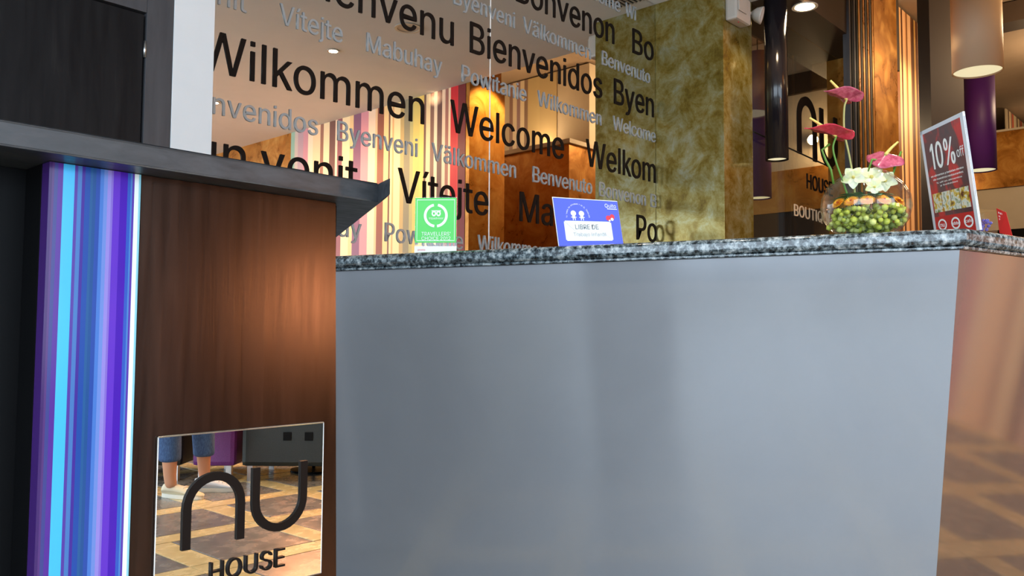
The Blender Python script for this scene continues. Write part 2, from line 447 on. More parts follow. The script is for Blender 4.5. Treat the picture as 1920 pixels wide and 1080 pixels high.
GLYPHS = {
 'A': (480, '16,0 201,509 276,509 463,0 395,0 287,302 264,372 232,478 245,478 213,371 191,302 85,0;110,142 110,199 370,199 370,142'),
 'B': (456, '60,0 60,509 241,509 274,507 304,501 329,491 350,477 367,461 381,442 390,421 396,398 398,374 397,353 393,336 387,320 378,307 368,295 356,286 343,278 329,272 315,267 315,262 331,260 347,254 363,245 378,234 391,220 402,203 411,184 416,161 418,136 416,111 410,88 400,67 386,48 368,31 344,18 317,8 284,2 247,0;125,57 245,57 281,60 309,67 330,80 344,96 353,115 355,137 354,153 350,169 342,184 333,197 320,209 306,218 289,225 269,229 248,231 125,231;125,285 238,285 256,287 273,290 288,296 302,304 314,314 323,326 330,340 335,355 336,372 333,393 326,412 313,429 294,442 270,449 240,452 125,452'),
 'C': (510, '267,-7 225,-3 186,7 150,25 119,49 92,79 70,115 53,157 44,203 40,254 44,305 53,352 70,393 92,429 119,459 150,484 186,501 225,512 267,516 293,514 317,511 340,504 362,496 383,485 402,471 419,456 435,438 448,418 459,397 467,373 473,348 408,348 404,365 397,380 389,395 380,407 369,418 357,428 344,437 330,444 315,449 300,453 284,455 267,456 237,453 209,445 184,432 161,414 141,391 125,364 113,332 106,295 103,254 106,213 113,177 125,145 141,117 161,94 184,76 210,63 237,56 267,53 284,54 300,56 315,60 330,65 344,72 357,81 369,90 380,102 389,114 397,128 404,144 408,160 473,160 467,135 459,112 448,91 435,71 420,53 402,38 383,24 363,13 341,5 317,-2 293,-6'),
 'D': (502, '219,0 96,0 96,57 215,57 254,60 288,68 318,81 343,99 363,122 379,149 390,181 397,216 399,255 397,294 390,329 379,361 364,388 344,410 320,428 291,441 258,449 221,452 93,452 93,509 225,509 273,505 315,495 353,478 385,455 412,426 433,391 449,351 458,306 462,255 458,205 449,159 433,119 411,83 384,54 351,31 312,14 268,3;125,509 125,0 60,0 60,509'),
 'E': (419, '60,0 60,509 372,509 372,452 125,452 125,286 355,286 355,229 125,229 125,57 375,57 375,0'),
 'H': (517, '60,0 60,509 125,509 125,289 392,289 392,509 457,509 457,0 392,0 392,232 125,232 125,0'),
 'I': (301, '31,0 31,57 118,57 118,452 31,452 31,509 269,509 269,452 183,452 183,57 269,57 269,0'),
 'J': (396, '185,-7 143,-2 106,11 75,33 52,63 38,100 33,145 33,173 98,173 98,145 100,117 108,93 122,74 139,61 160,53 185,50 209,53 230,61 248,74 261,93 269,117 272,145 272,509 336,509 336,145 332,100 318,63 294,33 263,11 227,-2'),
 'Y': (472, '203,0 203,208 16,509 91,509 192,344 222,292 250,230 224,230 251,293 280,344 381,509 455,509 268,208 268,0'),
 'G': (520, '269,-7 225,-3 185,7 149,25 118,49 91,79 69,116 53,157 43,203 40,254 43,305 53,352 69,393 91,429 117,459 149,484 184,501 223,512 265,516 291,514 316,510 340,504 363,494 384,483 403,469 421,453 436,436 449,416 460,395 468,373 474,349 408,349 402,365 395,379 387,393 378,406 368,417 356,427 344,436 330,443 315,448 300,453 283,455 265,456 236,453 209,445 183,432 160,414 141,392 125,364 113,332 106,295 103,254 106,213 113,177 125,145 141,117 161,95 184,76 210,63 238,56 269,53 296,55 322,61 345,71 365,85 382,102 396,123 407,147 413,173 415,202 434,199 283,199 283,256 478,256 478,200 475,160 466,124 451,91 431,62 406,38 377,19 344,5 308,-4'),
 'L': (393, '60,0 60,509 125,509 125,57 361,57 361,0'),
 'M': (628, '60,0 60,509 152,509 277,187 287,159 299,123 311,84 322,49 307,49 318,83 330,121 342,158 352,187 476,509 568,509 568,0 504,0 504,291 504,327 505,369 506,413 507,457 513,457 498,409 482,363 467,322 456,291 342,0 286,0 170,291 159,321 145,361 129,408 112,457 119,457 120,416 121,372 122,328 122,291 122,0'),
 'N': (523, '60,0 60,509 136,509 343,183 363,151 388,107 414,55 405,54 401,108 399,157 399,195 399,509 463,509 463,0 387,0 202,290 177,331 148,381 108,452 119,454 122,384 124,328 125,291 125,0'),
 'O': (533, '267,-7 225,-3 186,7 150,25 119,49 92,79 70,115 53,157 44,203 40,254 44,305 53,352 70,393 92,429 119,459 150,484 186,501 225,512 267,516 309,512 348,501 384,484 415,459 442,429 464,393 480,352 490,305 493,254 490,203 480,157 464,115 442,79 415,49 384,25 348,7 309,-3;267,53 296,55 324,63 349,76 372,94 392,116 408,144 420,176 428,213 430,254 428,295 420,332 408,365 392,392 372,415 349,433 324,446 296,453 267,456 237,453 210,445 184,433 161,415 142,392 125,364 113,332 106,295 103,254 106,213 113,176 125,144 142,117 161,94 184,76 210,63 237,55'),
 'P': (445, '60,0 60,509 235,509 272,506 305,499 332,487 356,471 375,452 390,430 400,404 407,377 409,348 407,318 400,291 390,265 375,243 356,223 332,207 305,195 272,188 235,186 109,186 109,242 233,242 257,244 279,248 297,256 312,266 324,279 333,294 339,310 343,328 344,348 343,367 339,385 333,402 324,416 312,428 297,439 279,446 257,451 232,452 125,452 125,0'),
 'Q': (533, '245,159 313,159 369,85 384,65 468,-48 401,-48 346,27 331,46;267,-7 225,-3 186,7 150,25 119,49 92,79 70,115 53,157 44,203 40,254 44,305 53,352 70,393 92,429 119,459 150,484 186,501 225,512 267,516 309,512 348,501 384,484 415,459 442,429 464,393 480,352 490,305 493,254 490,203 480,157 464,115 442,79 415,49 384,25 348,7 309,-3;267,53 296,55 324,63 349,76 372,94 392,116 408,144 420,176 428,213 430,254 428,295 420,332 408,365 392,392 372,415 349,433 324,446 296,453 267,456 237,453 210,445 184,433 161,415 142,392 125,364 113,332 106,295 103,254 106,213 113,176 125,144 142,117 161,94 184,76 210,63 237,55'),
 'R': (449, '60,0 60,509 236,509 273,506 305,500 333,489 356,473 376,455 390,433 401,408 407,381 409,352 407,323 401,296 390,271 376,250 356,232 333,217 305,206 273,200 236,198 96,198 96,255 234,255 258,256 280,260 298,267 313,276 325,287 334,300 340,316 344,333 345,352 344,371 340,389 334,405 325,419 313,430 298,440 279,446 258,451 233,452 125,452 125,0;353,0 230,229 303,229 428,0'),
 'S': (447, '224,-9 188,-7 156,-1 128,9 102,23 81,40 64,60 51,83 42,109 38,137 104,137 108,118 114,102 123,88 136,76 150,66 166,59 185,53 204,50 224,49 246,50 267,54 286,60 303,69 317,79 329,92 338,106 344,122 346,139 344,154 340,168 332,179 322,189 310,197 296,205 245,222 184,239 145,253 112,269 86,289 67,313 56,341 52,372 54,400 62,425 75,448 92,468 113,484 138,498 165,508 195,514 227,516 259,514 289,508 316,498 340,484 360,468 377,449 390,427 398,403 401,378 337,378 332,402 320,421 302,437 280,449 254,456 225,459 204,457 185,454 167,448 152,440 139,430 129,418 121,405 117,391 115,376 117,359 122,345 131,334 142,324 155,315 169,308 212,293 264,279 312,264 328,256 344,248 359,238 372,226 384,213 395,198 402,180 407,161 408,139 406,112 399,87 386,64 370,43 349,25 323,11 294,0 261,-7'),
 'T': (449, '32,452 32,509 417,509 417,452 257,452 257,0 193,0 193,452'),
 'U': (517, '259,-8 220,-6 186,2 154,15 126,33 103,55 85,80 71,108 63,140 60,173 60,509 124,509 124,178 126,155 132,133 141,113 153,95 169,80 187,68 208,59 232,53 259,52 285,53 309,59 331,68 349,80 364,95 377,113 385,133 391,155 393,178 393,509 457,509 457,173 454,140 446,108 433,80 414,55 391,33 363,15 332,2 297,-6'),
 'V': (480, '204,0 16,509 84,509 192,206 215,137 248,31 235,31 267,138 290,206 395,509 463,509 278,0'),
 'W': (686, '155,0 16,509 82,509 163,196 175,145 187,94 197,40 189,40 200,94 211,145 224,196 306,509 380,509 462,196 474,145 486,94 497,40 488,40 499,94 510,145 523,196 603,509 670,509 530,0 455,0 368,323 351,391 336,475 350,475 335,395 318,323 230,0'),
 'a': (389, '160,-9 137,-7 115,-3 94,5 76,15 60,29 48,45 38,63 32,84 30,108 32,128 36,146 43,161 53,174 64,184 78,193 92,200 108,206 125,211 178,220 234,227 265,235 276,255 276,257 275,272 272,285 267,297 260,307 251,315 240,322 227,327 212,330 196,331 178,330 163,327 149,322 118,301 100,274 41,291 51,313 64,331 79,346 95,358 114,368 133,375 153,380 173,383 194,384 239,379 255,375 271,369 286,360 300,350 312,336 322,320 330,301 335,278 337,251 337,0 277,0 277,52 272,52 252,25 242,16 229,8 215,1 199,-4 181,-7;170,45 192,47 211,51 228,59 242,68 254,80 263,93 270,108 274,122 276,138 276,190 259,182 231,176 200,171 175,168 134,159 122,153 112,147 103,139 97,130 93,118 92,105 93,93 96,82 102,72 109,64 119,57 130,52 142,48 156,46'),
 'b': (424, '229,-8 208,-7 189,-3 172,4 159,12 147,21 138,31 118,59 112,59 112,0 53,0 53,509 114,509 114,319 118,319 137,346 147,355 158,364 171,373 188,379 207,383 229,384 259,382 287,374 313,361 335,342 354,320 370,293 381,261 388,227 390,189 388,151 381,116 370,84 355,57 336,34 313,16 288,3 260,-6;220,47 242,49 262,55 279,66 294,80 306,97 316,117 323,139 327,163 328,189 327,215 323,239 316,261 307,281 295,298 280,311 262,322 243,328 220,330 198,328 178,322 161,312 147,299 134,282 125,263 118,241 114,216 113,189 114,162 118,138 125,115 135,95 147,78 162,65 179,55 198,49'),
 'c': (396, '207,-8 174,-5 144,3 117,16 93,35 72,58 56,85 44,116 37,150 34,187 37,225 44,260 56,291 72,318 93,341 117,360 144,374 174,382 207,384 226,384 243,381 260,377 276,371 291,364 305,356 318,346 330,335 340,322 349,308 356,293 362,277 303,262 290,289 270,311 242,325 207,330 184,328 163,321 145,310 130,296 118,278 108,258 102,236 98,212 96,187 98,163 102,139 108,117 118,97 130,80 145,66 163,55 184,49 207,46 243,52 271,66 292,89 304,117 363,102 357,86 350,70 341,56 331,43 319,32 306,21 292,12 277,5 261,-1 244,-5 226,-7'),
 'd': (424, '195,-8 165,-6 137,3 111,16 89,34 70,57 55,84 43,116 36,151 34,189 36,227 43,261 55,293 70,320 89,342 112,361 137,374 165,382 196,384 218,383 237,379 253,373 267,364 278,355 287,346 306,319 311,319 311,509 372,509 372,0 313,0 313,59 307,59 287,31 277,21 266,12 252,4 236,-3 217,-7;205,47 226,49 246,55 263,65 278,78 290,95 299,115 306,138 310,162 312,189 310,216 306,241 300,263 290,282 278,299 263,312 246,322 227,328 205,330 182,328 162,322 145,311 130,298 118,281 108,261 102,239 98,215 96,189 98,163 102,139 109,117 118,97 130,80 145,66 162,55 182,49'),
 'e': (404, '212,-8 177,-5 145,3 117,16 92,35 72,58 56,85 44,116 37,150 34,187 36,224 44,258 55,290 71,317 91,340 115,359 142,373 172,382 205,384 226,383 246,380 266,374 285,366 303,355 319,341 334,324 347,305 357,282 365,256 370,227 371,194 371,169 75,169 75,221 338,221 310,202 308,226 304,248 298,269 288,286 277,301 263,314 246,323 227,328 205,330 183,328 164,323 146,313 131,301 119,286 109,270 102,251 97,231 96,211 96,178 98,151 102,127 110,106 121,88 135,73 151,61 169,53 190,48 212,46 227,47 241,49 254,53 265,58 276,65 285,73 294,82 300,93 306,105 365,91 358,72 348,55 335,39 320,26 302,14 283,4 261,-3 237,-7'),
 'f': (254, '228,379 228,327 6,327 6,379;81,0 81,432 82,452 87,470 96,486 107,499 120,510 135,519 152,525 169,529 187,530 222,527 243,521 227,468 215,472 195,474 178,472 164,468 154,460 147,449 143,435 142,419 142,0'),
 'g': (425, '207,-151 180,-149 156,-146 134,-140 114,-132 97,-122 82,-110 70,-97 59,-84 51,-69 101,-41 122,-66 131,-74 142,-82 154,-88 169,-93 187,-96 207,-97 236,-95 261,-87 282,-75 298,-58 308,-34 311,-6 311,68 306,68 287,41 277,32 266,23 252,16 236,10 217,6 195,5 165,7 138,14 113,27 90,43 71,65 55,90 43,120 36,154 34,191 36,229 43,263 55,293 71,320 90,342 112,361 138,374 166,382 196,384 218,383 237,379 253,373 267,365 279,356 288,346 308,319 313,319 313,379 372,379 372,-9 370,-40 363,-67 350,-90 334,-109 314,-124 291,-136 265,-144 237,-149;205,59 227,61 246,66 264,75 278,87 290,103 300,121 307,142 311,166 312,193 311,219 307,242 300,264 291,283 279,299 264,312 247,322 227,328 205,330 182,328 163,322 145,312 130,298 118,282 109,262 102,241 98,218 96,193 98,167 102,144 109,123 118,104 131,88 145,76 163,66 183,61'),
 'h': (410, '114,227 114,0 53,0 53,509 114,509 114,287 102,287 116,319 132,344 152,362 175,374 200,382 227,384 252,383 275,377 295,369 313,356 328,340 341,321 350,298 355,271 357,240 357,0 296,0 296,235 293,263 286,286 273,304 256,318 235,326 210,329 192,328 176,324 161,317 147,308 136,297 126,283 119,266 115,248'),
 'i': (167, '53,0 53,379 114,379 114,0;84,443 73,444 63,448 54,455 47,463 43,472 41,483 43,494 47,504 54,512 63,518 73,522 84,524 95,522 105,518 114,512 121,504 125,494 126,483 125,472 121,463 114,455 105,448 95,444'),
 'j': (167, '53,379 114,379 114,-30 112,-52 108,-72 102,-90 92,-106 80,-119 65,-129 47,-137 27,-141 4,-143 -10,-143 -10,-87 2,-87 18,-85 31,-80 40,-72 47,-61 51,-46 53,-29;83,443 72,444 62,448 53,455 47,463 42,472 41,483 42,494 47,504 53,512 62,518 72,522 83,524 95,522 105,518 114,512 120,504 125,494 126,483 125,472 120,463 114,455 105,448 95,444'),
 'k': (381, '110,137 110,212 121,212 284,379 360,379 184,199 177,199;53,0 53,509 114,509 114,0;294,0 148,186 191,229 372,0'),
 'l': (189, '139,-2 112,0 91,8 74,20 62,37 55,59 53,84 53,509 114,509 114,99 114,83 117,71 120,62 126,57 135,53 146,52 160,53 170,54 181,3 162,-1'),
 'm': (610, '53,0 53,379 112,379 112,295 108,295 114,314 122,331 132,346 144,358 158,368 172,376 187,382 203,385 219,386 245,383 268,375 287,361 303,342 314,320 321,295 312,295 318,312 326,329 337,343 350,356 364,366 381,375 398,381 417,385 437,386 458,385 478,380 497,372 514,361 529,346 541,328 550,307 555,283 557,255 557,0 496,0 496,254 493,279 485,298 473,313 456,323 438,329 419,330 402,329 387,326 374,320 363,312 353,302 345,290 340,277 336,263 335,247 335,0 274,0 274,260 272,280 265,297 253,311 238,322 220,328 199,330 185,329 171,326 158,320 145,312 135,302 126,289 119,274 115,257 114,238 114,0'),
 'n': (410, '114,227 114,0 53,0 53,379 112,379 112,287 102,287 116,319 132,344 152,362 175,374 200,382 227,384 252,383 275,377 295,369 313,356 328,340 341,321 350,298 355,271 357,240 357,0 296,0 296,235 293,263 286,286 273,304 256,318 235,326 210,329 192,328 176,324 161,317 147,308 136,297 126,283 119,266 115,248'),
 'o': (415, '207,-8 174,-5 144,3 117,16 93,35 72,58 56,85 44,116 37,150 34,187 37,225 44,260 56,291 72,318 93,341 117,360 144,374 174,382 207,384 241,382 271,374 299,360 323,341 343,318 359,291 371,260 379,225 381,187 379,150 371,116 359,85 343,58 323,35 299,16 271,3 241,-5;207,46 231,49 252,55 270,66 285,80 298,97 307,117 314,139 318,163 319,187 318,212 314,236 307,258 298,278 285,296 270,310 252,321 231,328 207,330 184,328 163,321 145,310 130,296 118,278 108,258 102,236 98,212 96,187 98,163 102,139 108,117 118,97 130,80 145,66 163,55 184,49'),
 'p': (424, '53,-143 53,379 112,379 112,319 118,319 137,346 147,355 158,364 171,373 188,379 207,383 229,384 259,382 287,374 313,361 335,342 354,320 370,293 381,261 388,227 390,189 388,151 381,116 370,84 355,57 336,34 313,16 288,3 260,-6 229,-8 208,-7 189,-3 173,4 159,12 147,21 138,31 118,59 114,59 114,-143;220,47 242,49 262,55 279,66 294,80 306,97 316,117 323,139 327,163 328,189 327,215 323,239 316,261 307,281 295,298 280,311 262,322 243,328 220,330 198,328 178,322 161,312 147,299 134,282 125,263 118,241 114,216 113,189 114,162 118,138 125,115 135,95 147,78 162,65 179,55 198,49'),
 'q': (424, '372,-143 311,-143 311,59 306,59 287,31 277,21 266,12 252,4 236,-3 217,-7 195,-8 165,-6 137,3 111,16 89,34 70,57 55,84 43,116 36,151 34,189 36,227 43,261 55,293 70,320 89,342 112,361 137,374 165,382 196,384 218,383 237,379 253,373 267,364 278,355 287,346 307,319 313,319 313,379 372,379;205,47 226,49 246,55 263,65 278,78 290,95 299,115 306,138 310,162 312,189 310,216 306,241 300,263 290,282 278,299 263,312 246,322 227,328 205,330 182,328 162,322 145,311 130,298 118,281 108,261 102,239 98,215 96,189 98,163 102,139 109,117 118,97 130,80 145,66 162,55 182,49'),
 'r': (259, '53,0 53,379 112,379 112,321 115,321 124,339 137,354 152,367 171,377 191,383 213,385 229,384 243,384 243,322 230,324 207,326 190,324 174,321 159,315 146,306 135,296 126,284 119,269 115,254 114,237 114,0'),
 's': (365, '182,-8 157,-7 133,-3 112,3 93,12 76,24 62,38 50,54 41,73 36,94 94,107 101,87 111,72 124,60 141,52 160,47 181,45 206,47 227,53 244,62 258,74 265,88 268,103 266,115 262,126 254,136 243,144 229,150 212,155 149,170 118,180 92,192 72,208 58,227 50,249 47,274 49,295 55,314 65,332 79,347 95,360 115,370 137,378 161,383 187,384 212,383 234,379 254,372 271,363 286,352 299,339 309,324 318,308 324,290 268,277 262,291 254,304 243,316 228,325 210,331 187,333 166,331 147,326 131,317 119,305 111,292 109,277 110,264 115,253 124,243 136,235 152,229 172,223 229,209 261,200 287,187 306,171 320,153 328,131 331,107 329,85 323,65 312,47 298,31 281,18 260,6 236,-2 210,-7'),
 't': (227, '204,379 204,327 6,327 6,379;65,471 126,471 126,98 127,83 130,70 136,61 144,55 156,51 170,50 185,51 202,54 213,2 192,-3 168,-4 138,-1 113,7 92,21 77,41 68,64 65,93'),
 'u': (410, '182,-5 158,-3 135,2 115,11 97,23 82,39 69,59 60,82 54,109 53,139 53,379 114,379 114,144 116,117 124,94 137,75 154,61 175,53 200,50 218,51 234,55 249,62 263,71 274,83 283,97 290,113 295,132 296,153 296,379 357,379 357,0 298,0 298,92 307,92 294,60 277,35 257,17 234,5 209,-3'),
 'v': (389, '163,0 17,379 84,379 165,155 187,87 206,21 184,21 203,87 224,155 305,379 371,379 226,0'),
 'w': (567, '138,0 23,379 87,379 133,214 154,137 175,41 165,41 186,135 206,214 252,379 316,379 362,214 382,136 402,41 391,41 413,135 434,214 480,379 545,379 429,0 368,0 319,172 305,225 291,280 277,338 291,338 277,280 263,225 248,172 199,0'),
 'y': (389, '47,-139 61,-86 71,-87 104,-89 113,-86 122,-81 130,-74 138,-64 145,-51 151,-36 163,-1 17,379 84,379 165,155 187,87 206,21 184,21 202,87 224,155 305,379 371,379 204,-58 196,-77 187,-93 177,-107 165,-119 153,-128 139,-136 125,-141 109,-144 91,-145 65,-143'),
 'z': (380, '42,0 42,46 254,320 254,323 48,323 48,379 333,379 333,331 126,60 126,56 339,56 339,0'),
 'ä': (389, '160,-9 137,-7 115,-3 94,5 76,15 60,29 48,45 38,63 32,84 30,108 32,128 36,146 43,161 53,174 64,184 78,193 92,200 108,206 125,211 178,220 234,227 265,235 276,255 276,257 275,272 272,285 267,297 260,307 251,315 240,322 227,327 212,330 196,331 178,330 163,327 149,322 118,301 100,274 41,291 51,313 64,331 79,346 95,358 114,368 133,375 153,380 173,383 194,384 239,379 255,375 271,369 286,360 300,350 312,336 322,320 330,301 335,278 337,251 337,0 277,0 277,52 272,52 252,25 242,16 229,8 215,1 199,-4 181,-7;170,45 192,47 211,51 228,59 242,68 254,80 263,93 270,108 274,122 276,138 276,190 259,182 231,176 200,171 175,168 134,159 122,153 112,147 103,139 97,130 93,118 92,105 93,93 96,82 102,72 109,64 119,57 130,52 142,48 156,46;261,443 251,444 241,448 233,455 226,463 222,472 221,483 222,494 226,503 233,512 241,518 251,522 261,523 272,522 281,518 290,512 296,503 300,494 301,483 300,472 296,463 290,455 281,448 272,444;117,443 107,444 97,448 89,455 82,463 78,472 77,483 78,494 82,503 89,512 97,518 107,522 117,523 128,522 138,518 146,512 152,503 156,494 158,483 156,472 152,463 146,455 138,448 128,444'),
 'í': (167, '53,0 53,379 114,379 114,0;57,429 104,529 173,529 107,429'),
 '0': (453, '227,-7 191,-3 158,7 130,24 105,48 85,77 69,113 57,155 50,202 48,254 50,306 57,353 69,395 85,431 106,461 130,484 159,502 191,512 227,516 262,512 295,502 323,484 348,461 368,431 384,395 396,353 403,306 405,254 403,202 396,155 384,113 368,77 348,48 323,24 295,7 263,-3;227,50 250,52 271,60 290,74 306,92 320,116 330,144 338,176 342,213 344,254 342,295 338,332 330,365 320,393 306,416 290,435 271,449 250,457 227,460 203,457 182,449 163,435 147,416 134,393 123,365 115,332 111,295 109,254 111,213 115,176 123,144 134,116 147,92 163,74 182,60 203,52'),
 '1': (453, '76,0 76,55 391,55 391,0;276,509 276,0 212,0 212,448 209,448 86,358 86,427 198,509'),
 '2': (453, '64,0 64,47 234,229 282,282 294,298 303,312 311,327 316,341 319,356 320,371 319,389 315,405 308,419 298,431 287,441 273,449 258,455 241,458 224,460 205,458 188,454 172,447 159,438 148,427 139,413 132,398 128,381 127,362 66,362 68,391 75,418 86,442 102,464 121,482 143,496 168,507 196,513 225,516 254,513 281,507 306,497 328,482 346,465 361,445 372,423 379,398 381,372 380,354 377,336 371,318 363,299 351,280 336,259 317,235 294,209 267,180 153,60 153,57 389,57 389,0'),
 '3': (453, '218,-7 188,-5 159,1 133,10 108,22 88,38 70,57 57,79 48,104 44,132 109,132 112,115 118,100 126,87 137,76 150,66 165,59 182,54 200,51 219,50 239,51 258,55 275,61 291,69 304,80 315,93 323,108 328,125 329,145 328,163 323,180 316,196 306,211 292,223 275,234 254,241 229,246 201,248 157,248 157,299 288,448 288,452 70,452 70,509 372,509 372,461 211,278 211,289 247,290 279,286 308,276 333,262 354,244 371,222 383,198 391,173 393,145 390,116 383,90 370,66 354,45 333,27 309,12 281,2 251,-5'),
 '%': (676, '175,283 155,284 137,289 121,297 107,308 95,320 86,335 80,351 76,369 75,388 75,412 76,431 80,448 87,464 96,479 107,492 121,503 137,511 155,515 175,517 196,515 214,511 230,503 244,492 255,479 264,464 270,448 274,431 276,412 276,388 274,369 270,351 264,335 255,320 244,308 230,297 214,289 196,284;175,327 191,329 203,335 212,346 218,358 222,372 223,388 223,412 222,428 219,441 213,454 204,464 191,470 175,473 160,470 148,464 138,454 132,441 128,428 127,412 127,388 128,372 132,358 138,346 147,335 160,329;501,-10 481,-8 462,-3 446,5 432,15 421,28 412,43 406,59 402,77 400,95 400,120 402,138 406,156 412,172 421,187 433,200 447,210 463,218 481,223 501,225 522,223 540,218 556,210 570,200 581,187 590,172 596,156 600,138 601,120 601,95 600,77 596,59 589,43 580,28 569,15 555,5 540,-3 521,-8;501,35 517,37 529,43 538,53 544,66 548,80 549,95 549,120 548,135 544,149 538,162 529,172 517,178 501,180 486,178 473,172 464,162 458,149 454,135 453,120 453,95 454,80 458,66 464,53 473,43 485,37;132,0 482,509 540,509 191,0'),
 "'": (206, '78,318 70,509 136,509 128,318'),
}
# ------------------------------------------------------------------ lettering (own glyph outlines)
CAP = .509
GLYPHS['I'] = (200, '68,0 68,509 132,509 132,0')
GLYPHS['1'] = (300, '212,509 212,0 148,0 148,430 50,358 50,420 150,509')
GLYPHS['l'] = (167, '53,0 53,509 114,509 114,0')
GLYPHS['i'] = (167, '53,0 53,379 114,379 114,0;53,448 53,509 114,509 114,448')
GLYPHS['j'] = (167, GLYPHS['j'][1].split(';')[0] + ';53,448 53,509 114,509 114,448')
GLYPHS['k'] = (345, '53,0 53,509 114,509 114,212 270,379 346,379 196,222 352,0 280,0 154,180 114,138 114,0')
_gc = {}
def glyph(ch, depth):
    """mesh of one glyph, cap height 1, front at z=depth"""
    key = (ch, depth)
    if key in _gc:
        return _gc[key]
    cu = bpy.data.curves.new('glyph', 'CURVE')
    cu.dimensions = '2D'
    cu.fill_mode = 'BOTH'
    cu.extrude = depth / 2
    for s in GLYPHS[ch][1].split(';'):
        pts = [tuple(map(int, q.split(','))) for q in s.split()]
        sp = cu.splines.new('POLY')
        sp.points.add(len(pts) - 1)
        for i, (x, y) in enumerate(pts):
            sp.points[i].co = (x / 1000 / CAP, y / 1000 / CAP, 0, 1)
        sp.use_cyclic_u = True
    o = bpy.data.objects.new('glyph', cu)
    me = bpy.data.meshes.new_from_object(o)
    me.transform(Matrix.Translation((0, 0, depth / 2)))
    bpy.data.objects.remove(o)
    bpy.data.curves.remove(cu)
    _gc[key] = me
    return me


def advance(ch):
    return (.28 if ch == ' ' else GLYPHS[ch][0] / 1000) / CAP * (1 if ch != ' ' else .55)


def text_width(t):
    return sum(advance(c) for c in t) - .11


def text_mesh(t, org, ex, ey, h, w=None, depth=.004, bm=None):
    """joined flat text in a plane: org left baseline, ex/ey unit vectors, cap height h, width w"""
    ex, ey = Vector(ex).normalized(), Vector(ey).normalized()
    n = ex.cross(ey)
    k = (w / text_width(t)) if w else h
    b = bmesh.new()
    x = -.11 * .5
    for c in t:
        if c != ' ':
            me = glyph(c, 1.0).copy()
            O = Vector(org) + ex * (x * k)
            me.transform(Matrix(((ex.x * k, ey.x * h, n.x * depth, O.x), (ex.y * k, ey.y * h, n.y * depth, O.y), (ex.z * k, ey.z * h, n.z * depth, O.z), (0, 0, 0, 1))))
            b.from_mesh(me)
            bpy.data.meshes.remove(me)
        x += advance(c)
    return merge(bm, b)

# ------------------------------------------------------------------ room shell
PIER_Y = on(1357, 200, 0, XB).y          # near edge of the gold pier
PIER_X = on(1411, 200, 1, PIER_Y).x      # far edge of its return face
XE = PIER_X

part('floor', box(-9, 17, -9, 7, -.12, -.012), 'grout', kind='structure')
floor = bpy.data.objects['floor']
# stone paving: slate squares framed by sand coloured bands, laid where the mirrors show it
P0 = .60
BW = .14
def shared(name, bm, m):
    me = bpy.data.meshes.new(name)
    bm.to_mesh(me)
    bm.free()
    me.materials.append(M[m])
    return me
t_me = shared('tile', box(.003, P0 - BW - .003, .003, P0 - BW - .003, -.012, 0, bev=.002), 'slate')
l_me = shared('long_band', box(0.002, P0 - .002, .003, BW - .003, -.012, 0, bev=.002), 'band')
s_me = shared('short_band', box(.003, BW - .003, .003, P0 - BW - .003, -.012, 0, bev=.002), 'band')
for i in range(-1, 10):
    for j in range(-9, 4):
        x, y = i * P0 - .1, j * P0 - .02
        for nm, me, dx, dy in (('tile', t_me, BW, BW), ('stone_band', l_me, 0, 0), ('stone_band', s_me, 0, BW)):
            if nm == 'stone_band' and (i + j) % 1:
                continue
            o = link(nm, me, None, floor)
            o.location = (x + dx, y + dy, random.uniform(-.0006, .0006))
# beyond: the same paving as one far field
bm = None
for i in list(range(-16, -1)) + list(range(10, 30)):
    for j in range(-16, 12):
        x, y = i * P0 - .1, j * P0 - .02
        bm = box(x + BW + .003, x + P0 - .003, y + BW + .003, y + P0 - .003, -.012, 0, bm)
for i in range(-1, 10):
    for j in list(range(-16, -9)) + list(range(4, 12)):
        x, y = i * P0 - .1, j * P0 - .02
        bm = box(x + BW + .003, x + P0 - .003, y + BW + .003, y + P0 - .003, -.012, 0, bm)
part('distant_tiles', bm, 'slate', floor, kind='stuff')
bm = None
for i in list(range(-16, 30)):
    x = i * P0 - .1
    if i < -1 or i > 9:
        bm = box(x + .003, x + BW - .003, -8.3, 6, -.012, -.0005, bm)
for j in range(-16, 12):
    y = j * P0 - .02
    for xa, xb in ((-8.4, -1 * P0 - .1), (10 * P0 - .1, 15.4)):
        bm = box(xa, xb, y + .003, y + BW - .003, -.012, -.001, bm)
    if j < -9 or j > 3:
        bm = box(-P0 - .1, 10 * P0 - .1, y + .003, y + BW - .003, -.012, -.001, bm)
for i in range(-1, 10):
    x = i * P0 - .1
    bm = box(x + .003, x + BW - .003, -8.3, -9 * P0 - .03, -.012, -.0016, bm)
part('distant_bands', bm, 'band', floor, kind='stuff')

part('ceiling', box(-9, XE, -9, 7, ZC, ZC + .9), 'ceiling', kind='structure')
part('ceiling_upper', box(XE, 17, -9, 7, ZB + .02, ZB + .3), 'ceiling_brown', kind='structure')
part('trim_1', box(XE + .002, 7.75, 2.42, 3.0, ZC, ZC + .85), 'soffit', kind='structure')

part('wall_back', box(.2, 5.9, YM + .02, YM + .25, 0, ZC), 'plaster', kind='structure')
part('wall_right', box(XB, XE, PIER_Y, YM + .019, 0, ZC, bev=.003), 'brass_wall', kind='structure')
part('wall_north', box(5.9, 17, 6.4, 6.6, 0, ZB), 'cream', kind='structure')
part('wall_south', box(3.55, 17, -8.2, -8.0, 0, ZB), 'soffit', kind='structure')
part('wall_east', box(16.2, 16.4, -8, 6.4, 0, ZB), 'cream', kind='structure')

